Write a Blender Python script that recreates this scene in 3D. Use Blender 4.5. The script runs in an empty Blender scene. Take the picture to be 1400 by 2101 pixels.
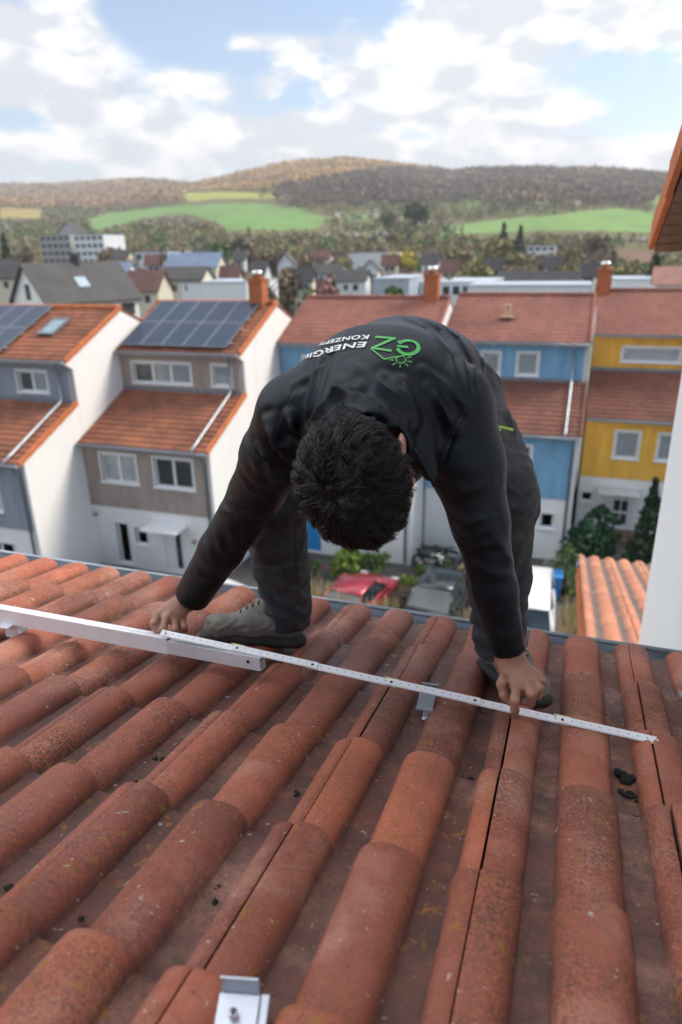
import bpy, bmesh, math, random
import numpy as np
from mathutils import Vector, Matrix, Euler
from mathutils.bvhtree import BVHTree
R = math.radians
sc = bpy.context.scene
col = sc.collection
random.seed(7)
rng = np.random.default_rng(7)

# ------------------------------------------------------------------ camera
# The camera is the origin; X runs along both rows of houses, Y across the street, Z up. The street lies at z = -12.3.
FPX, TH, RO, HD = 1400.0, R(21.06), R(-1.11), R(19.27)
FW = np.array([-math.sin(HD)*math.cos(TH), math.cos(HD)*math.cos(TH), -math.sin(TH)])
_rt = np.array([math.cos(HD), math.sin(HD), 0.0]); _up = np.cross(_rt, FW)
RT = _rt*math.cos(RO)+_up*math.sin(RO); UP = -_rt*math.sin(RO)+_up*math.cos(RO)
cd = bpy.data.cameras.new('camera'); cam = bpy.data.objects.new('camera', cd); col.objects.link(cam)
m = Matrix.Identity(4)
for i in range(3):
    m[i][0], m[i][1], m[i][2] = RT[i], UP[i], -FW[i]
cam.matrix_world = m
cd.sensor_fit = 'HORIZONTAL'; cd.sensor_width = 24; cd.lens = 24
cd.clip_start = .05; cd.clip_end = 20000
cd.dof.use_dof = True; cd.dof.focus_distance = 1.5; cd.dof.aperture_fstop = 2.7
sc.camera = cam
def ray(u, v): return FW+RT*(u-700)/FPX-UP*(v-1050.5)/FPX
def at(u, v, Y):                      # point of the plane at distance Y across the street
    r = ray(u, v); return r*(Y/r[1])
def atz(u, v, z):
    r = ray(u, v); return r*(z/r[2])
def proj(P):
    P = np.asarray(P, float); d = P@FW; d = np.where(d < 1e-3, 1e-3, d)
    return 700+FPX*(P@RT)/d, 1050.5-FPX*(P@UP)/d, d

# ------------------------------------------------------------------ daylight
SUN_AZ, SUN_EL = R(33), R(42)         # from the right, a little across the street
sdir = Vector((math.cos(SUN_AZ)*math.cos(SUN_EL), math.sin(SUN_AZ)*math.cos(SUN_EL), math.sin(SUN_EL)))
sl = bpy.data.lights.new('sun', 'SUN'); sl.energy = 2.5; sl.angle = R(22); sl.color = (1, .90, .76)
so = bpy.data.objects.new('sun', sl); col.objects.link(so)
so.rotation_euler = sdir.to_track_quat('Z', 'Y').to_euler()
sc.view_settings.view_transform = 'Standard'; sc.view_settings.look = 'None'
sc.view_settings.gamma = 1; sc.view_settings.exposure = 0.86

def build_world():
    w = bpy.data.worlds.new('World'); sc.world = w; w.use_nodes = True
    nt = w.node_tree; N = nt.nodes; L = nt.links; N.clear()
    def nd(t, **k):
        n = N.new(t)
        for a, b in k.items(): setattr(n, a, b)
        return n
    def mth(op, a, b=None, c=None, clamp=False):
        n = nd('ShaderNodeMath', operation=op); n.use_clamp = clamp
        for i, x in enumerate((a, b, c)):
            if x is None: continue
            if isinstance(x, (int, float)): n.inputs[i].default_value = x
            else: L.new(x, n.inputs[i])
        return n.outputs[0]
    out = nd('ShaderNodeOutputWorld'); bg = nd('ShaderNodeBackground'); L.new(bg.outputs[0], out.inputs[0])
    sky = nd('ShaderNodeTexSky', sky_type='NISHITA'); sky.sun_disc = False
    sky.sun_elevation = SUN_EL; sky.sun_rotation = math.pi/2-SUN_AZ
    sky.air_density = 1.0; sky.dust_density = .6; sky.ozone_density = 2.0
    tc = nd('ShaderNodeTexCoord')
    sep = nd('ShaderNodeSeparateXYZ'); L.new(tc.outputs['Generated'], sep.inputs[0])
    x, y, z = sep.outputs
    az = mth('ARCTAN2', x, y); el = mth('ARCSINE', z)
    n1 = nd('ShaderNodeTexNoise'); n1.inputs['Scale'].default_value = 8.5; n1.inputs['Detail'].default_value = 9; n1.inputs['Roughness'].default_value = .56
    mp = nd('ShaderNodeMapping'); mp.inputs['Scale'].default_value = (1, 1, 1.9); L.new(tc.outputs['Generated'], mp.inputs[0]); L.new(mp.outputs[0], n1.inputs['Vector'])
    n2 = nd('ShaderNodeTexNoise'); n2.inputs['Scale'].default_value = 17; n2.inputs['Detail'].default_value = 8; L.new(mp.outputs[0], n2.inputs['Vector'])
    # heaps of cloud at their bearings (radians): azimuth, elevation, half width, half height, weight
    blobs = []
    def bl(u, v, ru, rv, wgt=1.0):
        d = ray(u, v); d = d/np.linalg.norm(d)
        blobs.append((math.atan2(d[0], d[1]), math.asin(d[2]), ru/1500*1.05, rv/1500*.95, wgt))
    bl(50, 70, 110, 95, 1.05); bl(150, 60, 50, 60, .6); bl(210, 160, 150, 60, .95); bl(60, 185, 120, 35, .7); bl(430, 185, 95, 35, .85); bl(555, 90, 95, 24, 1.05)
    bl(330, 255, 200, 28, .7); bl(690, 160, 105, 48, .95); bl(930, 90, 150, 85, 1.05); bl(1010, 180, 130, 45, .8); bl(1190, 15, 230, 62, 1.0); bl(1370, 70, 110, 38, .95); bl(840, 245, 240, 38, .9)
    bl(1130, 232, 120, 32, .7); bl(700, 340, 1000, 48, 1.1); bl(100, 318, 330, 34, .8); bl(1300, 345, 400, 40, .8); bl(560, 285, 200, 25, .6)
    comb = nd('ShaderNodeCombineXYZ')
    wx = mth('MULTIPLY_ADD', mth('SUBTRACT', n2.outputs[0], .5), .10, az)
    wy = mth('MULTIPLY_ADD', mth('SUBTRACT', n1.outputs[0], .5), .07, el)
    L.new(wx, comb.inputs[0]); L.new(wy, comb.inputs[1])
    acc = None
    for a, e, ra, re_, wg in blobs:
        s = nd('ShaderNodeVectorMath', operation='SUBTRACT'); L.new(comb.outputs[0], s.inputs[0]); s.inputs[1].default_value = (a, e, 0)
        q = nd('ShaderNodeVectorMath', operation='DIVIDE'); L.new(s.outputs[0], q.inputs[0]); q.inputs[1].default_value = (ra, re_, 1)
        ln = nd('ShaderNodeVectorMath', operation='DOT_PRODUCT'); L.new(q.outputs[0], ln.inputs[0]); L.new(q.outputs[0], ln.inputs[1])
        g = mth('MULTIPLY', mth('EXPONENT', mth('MULTIPLY', ln.outputs['Value'], -.9)), wg)
        acc = g if acc is None else mth('ADD', acc, g)
    # unseen cloud added outside the picture, shaped to light the roof from the left
    far = nd('ShaderNodeMapRange'); far.interpolation_type = 'SMOOTHSTEP'
    far.inputs[1].default_value = .60; far.inputs[2].default_value = .95; far.inputs[3].default_value = 0; far.inputs[4].default_value = 1.0
    rel_ = mth('ADD', az, float(HD)); L.new(mth('ABSOLUTE', rel_), far.inputs[0])
    side = nd('ShaderNodeMapRange'); side.inputs[1].default_value = .5; side.inputs[2].default_value = .9; side.inputs[3].default_value = 1.0; side.inputs[4].default_value = .45; L.new(rel_, side.inputs[0])
    back = nd('ShaderNodeMapRange'); back.inputs[1].default_value = -2.2; back.inputs[2].default_value = -1.7; back.inputs[3].default_value = .42; back.inputs[4].default_value = 1.0; L.new(rel_, back.inputs[0])
    up_ = nd('ShaderNodeMapRange'); up_.inputs[1].default_value = .40; up_.inputs[2].default_value = .62; up_.inputs[3].default_value = 0; up_.inputs[4].default_value = 1.3; L.new(el, up_.inputs[0])
    acc = mth('ADD', acc, mth('MULTIPLY', mth('MAXIMUM', far.outputs[0], up_.outputs[0]), mth('MULTIPLY', side.outputs[0], back.outputs[0])))
    dens = mth('ADD', acc, mth('MULTIPLY', mth('SUBTRACT', n1.outputs[0], .5), 2.3))
    dens = mth('ADD', dens, mth('MULTIPLY', mth('SUBTRACT', n2.outputs[0], .5), .95))
    mr = nd('ShaderNodeMapRange'); mr.interpolation_type = 'SMOOTHSTEP'
    mr.inputs[1].default_value = .42; mr.inputs[2].default_value = 1.02; L.new(dens, mr.inputs[0])
    # thick cloud is a little greyer underneath
    n3 = nd('ShaderNodeTexNoise'); n3.inputs['Scale'].default_value = 13; n3.inputs['Detail'].default_value = 5
    mp3 = nd('ShaderNodeMapping'); mp3.inputs['Location'].default_value = (.3, .1, .035); mp3.inputs['Scale'].default_value = (1, 1, 2.2); L.new(tc.outputs['Generated'], mp3.inputs[0]); L.new(mp3.outputs[0], n3.inputs['Vector'])
    sh = nd('ShaderNodeMapRange'); sh.inputs[1].default_value = .43; sh.inputs[2].default_value = .56; L.new(n3.outputs[0], sh.inputs[0])
    cc = nd('ShaderNodeMix', data_type='RGBA'); cc.inputs['A'].default_value = (.64, .675, .73, 1); cc.inputs['B'].default_value = (1.04, 1.02, .99, 1)
    L.new(sh.outputs[0], cc.inputs['Factor'])
    csc = nd('ShaderNodeVectorMath', operation='SCALE'); hi = nd('ShaderNodeMapRange'); hi.inputs[1].default_value = .36; hi.inputs[2].default_value = .75; hi.inputs[3].default_value = 1.0; hi.inputs[4].default_value = 1.3; L.new(el, hi.inputs[0])  # cloud overhead, out of view, brightened as added fill light
    lf = nd('ShaderNodeMapRange'); lf.inputs[1].default_value = -.62; lf.inputs[2].default_value = -1.1; lf.inputs[3].default_value = 1.0; lf.inputs[4].default_value = 2.1; L.new(rel_, lf.inputs[0])  # unseen cloud on the left brightened as added side light
    L.new(mth('MULTIPLY', mth('MULTIPLY', hi.outputs[0], lf.outputs[0]), CLOUD_GAIN), csc.inputs['Scale']); L.new(cc.outputs['Result'], csc.inputs[0])
    mx = nd('ShaderNodeMix', data_type='RGBA'); L.new(mr.outputs[0], mx.inputs['Factor']); L.new(sky.outputs[0], mx.inputs['A']); L.new(csc.outputs[0], mx.inputs['B'])
    L.new(mx.outputs['Result'], bg.inputs[0]); bg.inputs[1].default_value = SKY_STRENGTH
SKY_STRENGTH = .105
CLOUD_GAIN = .685/SKY_STRENGTH
build_world()

# ------------------------------------------------------------------ helpers
def tag(o, label=None, cat=None, group=None, kind=None):
    if label: o['label'] = label
    if cat: o['category'] = cat
    if group: o['group'] = group
    if kind: o['kind'] = kind
    return o
def empty(name, loc=(0, 0, 0), rz=0, label=None, cat=None, group=None):
    o = bpy.data.objects.new(name, None); col.objects.link(o); o.location = loc; o.rotation_euler = (0, 0, rz); o.empty_display_size = .1
    return tag(o, label, cat, group)
def copy_tree(o, parent=None):
    c = o.copy(); col.objects.link(c)
    if parent is not None: c.parent = parent
    for ch in list(o.children): copy_tree(ch, c)
    return c
class MB:
    def __init__(s): s.v = []; s.f = []; s.m = []
    def add(s, vs, fs, mi=0):
        n = len(s.v); s.v += [tuple(map(float, p)) for p in vs]; s.f += [tuple(i+n for i in f) for f in fs]; s.m += [mi]*len(fs); return s
    def box(s, a, b, mi=0):
        x0, y0, z0 = a; x1, y1, z1 = b
        vs = [(x0,y0,z0),(x1,y0,z0),(x1,y1,z0),(x0,y1,z0),(x0,y0,z1),(x1,y0,z1),(x1,y1,z1),(x0,y1,z1)]
        return s.add(vs, [(0,3,2,1),(4,5,6,7),(0,1,5,4),(1,2,6,5),(2,3,7,6),(3,0,4,7)], mi)
    def frame_box(s, c, ax, ay, az_, mi=0):   # box from centre and three half-axis vectors
        c = Vector(c); ax, ay, az_ = Vector(ax), Vector(ay), Vector(az_)
        vs = [c+ax*i+ay*j+az_*k for k in (-1, 1) for j in (-1, 1) for i in (-1, 1)]
        return s.add(vs, [(0,2,3,1),(4,5,7,6),(0,1,5,4),(1,3,7,5),(3,2,6,7),(2,0,4,6)], mi)
    def prism(s, pts, d, mi=0):               # closed polygon (3-D points) pushed along d
        n = len(pts); d = Vector(d); a = [Vector(p) for p in pts]
        return s.add(a+[p+d for p in a], [tuple(range(n))[::-1], tuple(range(n, 2*n))]+[(i, (i+1) % n, n+(i+1) % n, n+i) for i in range(n)], mi)
    def tube(s, pts, r, n=8, mi=0, cap=True):
        pts = [Vector(p) for p in pts]; rs = r if isinstance(r, (list, tuple)) else [r]*len(pts); vs = []; fs = []
        up = Vector((0, 0, 1)); prev = None
        for i, p in enumerate(pts):
            t = (pts[min(i+1, len(pts)-1)]-pts[max(i-1, 0)]).normalized()
            if prev is None: prev = up.cross(t) if abs(t.z) < .95 else Vector((1, 0, 0)).cross(t)
            a = (prev-t*prev.dot(t)).normalized(); b = t.cross(a); prev = a
            for k in range(n):
                q = 2*math.pi*k/n; vs.append(p+(a*math.cos(q)+b*math.sin(q))*rs[i])
        for i in range(len(pts)-1):
            for k in range(n): fs.append((i*n+k, i*n+(k+1) % n, (i+1)*n+(k+1) % n, (i+1)*n+k))
        if cap: fs += [tuple(range(n))[::-1], tuple(range((len(pts)-1)*n, len(pts)*n))]
        return s.add(vs, fs, mi)
    def sheet(s, x0, x1, z0, z1, y, holes, mi=0, th=.06):   # upright wall sheet facing -Y with openings and their reveals
        xs = sorted({x0, x1, *[h[0] for h in holes], *[h[1] for h in holes]}); zs = sorted({z0, z1, *[h[2] for h in holes], *[h[3] for h in holes]})
        for i in range(len(xs)-1):
            for j in range(len(zs)-1):
                cx, cz = (xs[i]+xs[i+1])/2, (zs[j]+zs[j+1])/2
                if any(h[0] < cx < h[1] and h[2] < cz < h[3] for h in holes): continue
                s.add([(xs[i],y,zs[j]),(xs[i+1],y,zs[j]),(xs[i+1],y,zs[j+1]),(xs[i],y,zs[j+1])], [(0,1,2,3)], mi)
        for a, b, c, d in holes+[(x1, x0, z0, z1)]:
            for p, q in (((a,c),(b,c)),((b,c),(b,d)),((b,d),(a,d)),((a,d),(a,c))):
                s.add([(p[0],y,p[1]),(p[0],y+th,p[1]),(q[0],y+th,q[1]),(q[0],y,q[1])], [(0,1,2,3)], mi)
        return s
    def build(s, name, mats, parent=None, smooth=False, bevel=0):
        me = bpy.data.meshes.new(name); me.from_pydata(s.v, [], s.f)
        for mt in (mats if isinstance(mats, (list, tuple)) else [mats]): me.materials.append(mt)
        me.polygons.foreach_set('material_index', s.m)
        if smooth: me.polygons.foreach_set('use_smooth', [True]*len(s.f))
        me.validate(); me.update()
        o = bpy.data.objects.new(name, me); col.objects.link(o)
        if parent is not None: o.parent = parent
        if bevel:
            b = o.modifiers.new('b', 'BEVEL'); b.width = bevel; b.segments = 2; b.limit_method = 'ANGLE'
        return o
def np_mesh(name, V, F, mat, parent=None, smooth=True, attrs=None):
    V = np.asarray(V, np.float32); F = np.asarray(F, np.int32); k = F.shape[1]
    me = bpy.data.meshes.new(name); me.vertices.add(len(V)); me.vertices.foreach_set('co', V.ravel())
    me.loops.add(F.size); me.loops.foreach_set('vertex_index', F.ravel())
    me.polygons.add(len(F)); me.polygons.foreach_set('loop_start', np.arange(0, F.size, k, dtype=np.int32))
    me.polygons.foreach_set('loop_total', np.full(len(F), k, np.int32))
    if smooth: me.polygons.foreach_set('use_smooth', np.ones(len(F), bool))
    for mt in (mat if isinstance(mat, (list, tuple)) else [mat]): me.materials.append(mt)
    for an, av in (attrs or {}).items():
        av = np.asarray(av, np.float32)
        if av.ndim == 1: av = np.stack([av]*3, 1)
        ca = me.color_attributes.new(an, 'FLOAT_COLOR', 'POINT'); ca.data.foreach_set('color', np.concatenate([av, np.ones((len(av), 1), np.float32)], 1).ravel())
    me.update(calc_edges=True)
    o = bpy.data.objects.new(name, me); col.objects.link(o)
    if parent is not None: o.parent = parent
    return o

# ------------------------------------------------------------------ materials
def NT(name):
    mt = bpy.data.materials.new(name); mt.use_nodes = True; nt = mt.node_tree
    return mt, nt, nt.nodes['Principled BSDF']
def setin(n, k, v, nt):
    s = n.inputs[k]
    if isinstance(v, bpy.types.NodeSocket): nt.links.new(v, s)
    elif isinstance(v, tuple) and len(v) == 3 and s.type == 'RGBA': s.default_value = (*v, 1)
    else: s.default_value = v
def node(nt, t, ins=None, **k):
    n = nt.nodes.new(t)
    for a, b in k.items(): setattr(n, a, b)
    for a, b in (ins or {}).items(): setin(n, a, b, nt)
    return n
def noise(nt, scale, detail=4, rough=.55, vec=None, out=0):
    n = node(nt, 'ShaderNodeTexNoise', {'Scale': scale, 'Detail': detail, 'Roughness': rough})
    if vec is not None: nt.links.new(vec, n.inputs['Vector'])
    return n.outputs[out]
def remap(nt, s, a, b, c=0., d=1.):
    n = node(nt, 'ShaderNodeMapRange', {0: s, 1: a, 2: b, 3: c, 4: d}); return n.outputs[0]
def mixc(nt, f, a, b, mode='MIX'):
    n = node(nt, 'ShaderNodeMix', {}, data_type='RGBA', blend_type=mode)
    setin(n, 'Factor', f, nt)
    for k, v in (('A', a), ('B', b)):
        if isinstance(v, bpy.types.NodeSocket): nt.links.new(v, [i for i in n.inputs if i.name == k and i.type == 'RGBA'][0])
        else: [i for i in n.inputs if i.name == k and i.type == 'RGBA'][0].default_value = (*v, 1)
    return [o for o in n.outputs if o.type == 'RGBA'][0]
def objco(nt): return node(nt, 'ShaderNodeTexCoord').outputs['Object']
def bump(nt, h, strength, dist, bs):
    n = node(nt, 'ShaderNodeBump', {'Strength': strength, 'Distance': dist, 'Height': h}); nt.links.new(n.outputs[0], bs.inputs['Normal'])
def plain(name, c, rough=.6, metal=0., var=.12, scale=3., bmp=0., bscale=40., spec=.5, c2=None):
    mt, nt, bs = NT(name); co = objco(nt)
    f = remap(nt, noise(nt, scale, 6, .6, co), .3, .7)
    b = c2 if c2 else tuple(max(0, x*(1-var*2)) for x in c)
    nt.links.new(mixc(nt, f, b, c), bs.inputs['Base Color'])
    setin(bs, 'Roughness', rough, nt); setin(bs, 'Metallic', metal, nt); setin(bs, 'Specular IOR Level', spec, nt)
    if bmp: bump(nt, noise(nt, bscale, 3, .5, co), .5, bmp, bs)
    return mt
def emis_none(): pass
def attr(nt, name): return node(nt, 'ShaderNodeAttribute', {}, attribute_name=name).outputs['Color']
def math_(nt, op, a, b=0.0, clamp=False):
    n = node(nt, 'ShaderNodeMath', {0: a, 1: b}, operation=op); n.use_clamp = clamp; return n.outputs[0]

def tile_mat(name, base, dark, pan, near=False, moss=0.3):
    mt, nt, bs = NT(name); co = objco(nt)
    a = node(nt, 'ShaderNodeAttribute', {}, attribute_name='tone'); sp = node(nt, 'ShaderNodeSeparateColor', {'Color': a.outputs['Color']})
    tone, panm, wear = sp.outputs
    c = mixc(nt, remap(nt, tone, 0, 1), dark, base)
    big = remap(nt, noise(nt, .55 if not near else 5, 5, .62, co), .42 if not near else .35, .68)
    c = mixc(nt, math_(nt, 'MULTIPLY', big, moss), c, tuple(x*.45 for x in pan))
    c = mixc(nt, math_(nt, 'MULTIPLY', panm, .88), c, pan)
    if near:
        # faded patches, sand-grain speckle, soot specks, ochre lichen, pale lichen
        c = mixc(nt, math_(nt, 'MULTIPLY', remap(nt, noise(nt, 3.6, 6, .65, co), .50, .66), .62), c, (.52, .27, .20))
        gr = noise(nt, 380, 3, .75, co)
        c = mixc(nt, math_(nt, 'MULTIPLY', math_(nt, 'MULTIPLY', remap(nt, gr, .515, .60), remap(nt, noise(nt, 13, 4, .6, co), .35, .62, .35, 1.)), .72), c, (.13, .045, .026))
        c = mixc(nt, math_(nt, 'MULTIPLY', remap(nt, noise(nt, 420, 2, .5, co), .62, .72), .35), c, (.55, .27, .17))
        area = math_(nt, 'MULTIPLY', remap(nt, noise(nt, 6, 6, .7, co), .34, .56), remap(nt, wear, .0, .7, .35, 1.))
        so_ = remap(nt, noise(nt, 175, 5, .8, co), .475, .545)
        c = mixc(nt, math_(nt, 'MULTIPLY', math_(nt, 'MULTIPLY', area, so_), .85), c, (.060, .032, .022))
        mps = node(nt, 'ShaderNodeMapping', {'Vector': co, 'Scale': (34., 3.2, 3.2)}); stv = noise(nt, 1.0, 5, .65, mps.outputs[0])
        c = mixc(nt, math_(nt, 'MULTIPLY', remap(nt, stv, .54, .72), .42), c, (.16, .07, .05))
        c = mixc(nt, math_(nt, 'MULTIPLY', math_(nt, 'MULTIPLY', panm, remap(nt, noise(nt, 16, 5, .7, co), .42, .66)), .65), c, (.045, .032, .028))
        oc = math_(nt, 'MULTIPLY', remap(nt, noise(nt, 40, 4, .7, co), .57, .63), remap(nt, noise(nt, 6, 3, .5, co), .45, .6))
        c = mixc(nt, math_(nt, 'MULTIPLY', oc, .75), c, (.30, .13, .02))
        wob = node(nt, 'ShaderNodeVectorMath', {0: co, 1: noise(nt, 60, 2, .5, co, out=1)}, operation='ADD')
        wob2 = node(nt, 'ShaderNodeMix', {'Factor': .03}, data_type='VECTOR'); nt.links.new(co, wob2.inputs[4]); nt.links.new(noise(nt, 70, 2, .5, co, out=1), wob2.inputs[5])
        vo = node(nt, 'ShaderNodeTexVoronoi', {'Scale': 27., 'Randomness': 1.0, 'Vector': wob2.outputs[1]})
        cell = node(nt, 'ShaderNodeSeparateColor', {'Color': vo.outputs['Color']})
        rad = remap(nt, cell.outputs[0], .5, 1, 0., .15)
        sp_ = math_(nt, 'LESS_THAN', vo.outputs['Distance'], rad)
        c = mixc(nt, math_(nt, 'MULTIPLY', math_(nt, 'MULTIPLY', sp_, remap(nt, noise(nt, 8, 3, .5, co), .42, .52)), .75), c, (.44, .44, .41))
        vo2 = node(nt, 'ShaderNodeTexVoronoi', {'Scale': 75., 'Randomness': 1.0, 'Vector': wob2.outputs[1]})
        cell2 = node(nt, 'ShaderNodeSeparateColor', {'Color': vo2.outputs['Color']})
        sp2 = math_(nt, 'LESS_THAN', vo2.outputs['Distance'], remap(nt, cell2.outputs[1], .6, 1, 0., .2))
        c = mixc(nt, math_(nt, 'MULTIPLY', sp2, .6), c, (.50, .47, .42))
        vo3 = node(nt, 'ShaderNodeTexVoronoi', {'Scale': 48., 'Randomness': 1.0, 'Vector': wob2.outputs[1]})
        cell3 = node(nt, 'ShaderNodeSeparateColor', {'Color': vo3.outputs['Color']})
        sp3 = math_(nt, 'LESS_THAN', vo3.outputs['Distance'], remap(nt, cell3.outputs[2], .7, 1, 0., .2))
        c = mixc(nt, math_(nt, 'MULTIPLY', sp3, .7), c, (.05, .028, .022))
        h = math_(nt, 'ADD', math_(nt, 'MULTIPLY', noise(nt, 300, 3, .6, co), .7), math_(nt, 'MULTIPLY', noise(nt, 40, 4, .6, co), 1.4))
        bump(nt, h, .6, .0022, bs)
        rr = remap(nt, noise(nt, 4.3, 3, .5, co), .4, .75, .78, .42)
        nt.links.new(rr, bs.inputs['Roughness'])
    else:
        c = mixc(nt, math_(nt, 'MULTIPLY', remap(nt, noise(nt, 14, 4, .6, co), .5, .7), .35), c, dark)
        setin(bs, 'Roughness', .8, nt)
    nt.links.new(c, bs.inputs['Base Color'])
    return mt
M = {}
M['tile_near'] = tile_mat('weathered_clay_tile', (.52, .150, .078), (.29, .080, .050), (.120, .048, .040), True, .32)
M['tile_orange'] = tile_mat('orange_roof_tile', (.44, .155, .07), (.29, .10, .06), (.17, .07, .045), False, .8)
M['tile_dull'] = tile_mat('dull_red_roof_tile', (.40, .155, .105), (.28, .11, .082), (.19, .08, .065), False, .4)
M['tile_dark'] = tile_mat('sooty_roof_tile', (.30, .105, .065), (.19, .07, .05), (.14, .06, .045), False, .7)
M['verge'] = plain('bright_orange_verge_tile', (.60, .17, .05), .7, var=.15)
M['ridge'] = M['verge']
M['zinc'] = plain('zinc_sheet', (.42, .47, .52), .38, .85, .15, 6, .001, 60)
M['zinc_dull'] = plain('dull_zinc', (.25, .29, .33), .55, .6, .15, 6)
def stained(name, c, stain, amt):
    mt, nt, bs = NT(name); co = objco(nt)
    a = remap(nt, noise(nt, .7, 6, .65, co), .45, .75)
    st = noise(nt, 1.0, 5, .6, node(nt, 'ShaderNodeMapping', {'Vector': co, 'Scale': (3.2, 3.2, .22)}).outputs[0])
    f = math_(nt, 'MULTIPLY', math_(nt, 'ADD', math_(nt, 'MULTIPLY', a, .5), remap(nt, st, .52, .72)), amt, True)
    nt.links.new(mixc(nt, f, c, stain), bs.inputs['Base Color']); setin(bs, 'Roughness', .9, nt); bump(nt, noise(nt, 60, 3, .5, co), .5, .002, bs); return mt
M['white_wall'] = stained('white_render', (.80, .795, .775), (.56, .55, .51), .22)
M['white_plaster'] = plain('fine_white_plaster', (.80, .81, .82), .92, 0, .02, 2, .003, 260)
M['white_paint'] = plain('white_window_paint', (.80, .81, .82), .4, 0, .02, 3)
def cladding(name, c, pitch=.14):
    mt, nt, bs = NT(name); co = objco(nt)
    sp = node(nt, 'ShaderNodeSeparateXYZ', {0: co})
    fr = math_(nt, 'FRACT', math_(nt, 'DIVIDE', sp.outputs[2], pitch))
    ln = remap(nt, fr, 0, .12, .45, 1)
    v = remap(nt, noise(nt, 1.0, 5, .65, node(nt, 'ShaderNodeMapping', {'Vector': co, 'Scale': (2.6, 2.6, .5)}).outputs[0]), .3, .7, .76, 1.1)
    cc = mixc(nt, 1.0, c, math_(nt, 'MULTIPLY', ln, v), 'MULTIPLY')
    nt.links.new(cc, bs.inputs['Base Color']); setin(bs, 'Roughness', .75, nt)
    bump(nt, fr, .6, .012, bs)
    return mt
M['clad_grey'] = cladding('blue_grey_boards', (.30, .34, .40))
M['clad_brown'] = cladding('taupe_boards', (.38, .31, .275))
M['clad_blue'] = cladding('sky_blue_boards', (.20, .42, .63))
M['clad_yellow'] = cladding('ochre_yellow_boards', (.88, .48, .07))
def glass(name, c=(.03, .04, .045), curtain=(.35, .37, .37), amount=.5, sc_=.8):
    mt, nt, bs = NT(name); co = objco(nt)
    f = math_(nt, 'MULTIPLY', remap(nt, noise(nt, sc_, 2, .5, co), .46, .58), remap(nt, node(nt, 'ShaderNodeObjectInfo').outputs['Random'], 0, 1, .15, 1.0))
    fold = math_(nt, 'SINE', math_(nt, 'MULTIPLY', node(nt, 'ShaderNodeSeparateXYZ', {0: co}).outputs[0], 55.0)); f = math_(nt, 'MULTIPLY', f, remap(nt, fold, -1, 1, .72, 1.0))
    nt.links.new(mixc(nt, math_(nt, 'MULTIPLY', f, amount), c, curtain), bs.inputs['Base Color'])
    setin(bs, 'Roughness', .06, nt); setin(bs, 'Specular IOR Level', .7, nt); return mt
M['glass'] = glass('window_glass'); M['glass_dark'] = glass('dark_window_glass', amount=.15)
M['curtain'] = glass('curtained_window_glass', (.26, .30, .32), (.42, .45, .46), .8, 1.4)
M['blind'] = plain('grey_roller_blind', (.42, .45, .48), .6)
M['asphalt'] = plain('asphalt', (.075, .075, .078), .9, 0, .2, 1.5, .004, 40)
M['paving'] = plain('grey_paving', (.20, .19, .18), .9, 0, .2, 1.5, .004, 20)
M['soil'] = plain('garden_soil', (.06, .045, .03), 1, 0, .3, 3)
M['brick'] = plain('orange_chimney_brick', (.50, .16, .06), .85, 0, .2, 8)
M['steel'] = plain('bright_steel', (.75, .76, .78), .25, 1, .05)
M['dark'] = plain('black_rubber', (.02, .02, .022), .6, 0, .2)
M['black_plastic'] = plain('black_plastic', (.03, .03, .032), .45, 0, .1)
M['blue_door'] = plain('bright_blue_paint', (.02, .25, .55), .45, 0, .05)
M['concrete'] = plain('concrete', (.40, .39, .37), .9, 0, .15, 2)
M['wood'] = plain('brown_soffit_boards', (.26, .15, .10), .7, 0, .25, 4)
def solar():
    mt, nt, bs = NT('solar_cells'); setin(bs, 'Specular IOR Level', .25, nt); co = objco(nt)
    sp = node(nt, 'ShaderNodeSeparateXYZ', {0: co})
    a = math_(nt, 'LESS_THAN', math_(nt, 'FRACT', math_(nt, 'DIVIDE', sp.outputs[0], .16)), .06)
    b = math_(nt, 'LESS_THAN', math_(nt, 'FRACT', math_(nt, 'DIVIDE', sp.outputs[1], .16)), .06)
    nt.links.new(mixc(nt, math_(nt, 'MULTIPLY', math_(nt, 'MAXIMUM', a, b), .35), (.010, .026, .065), (.12, .17, .25)), bs.inputs['Base Color'])
    setin(bs, 'Roughness', .3, nt); return mt
M['solar'] = solar()

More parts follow.
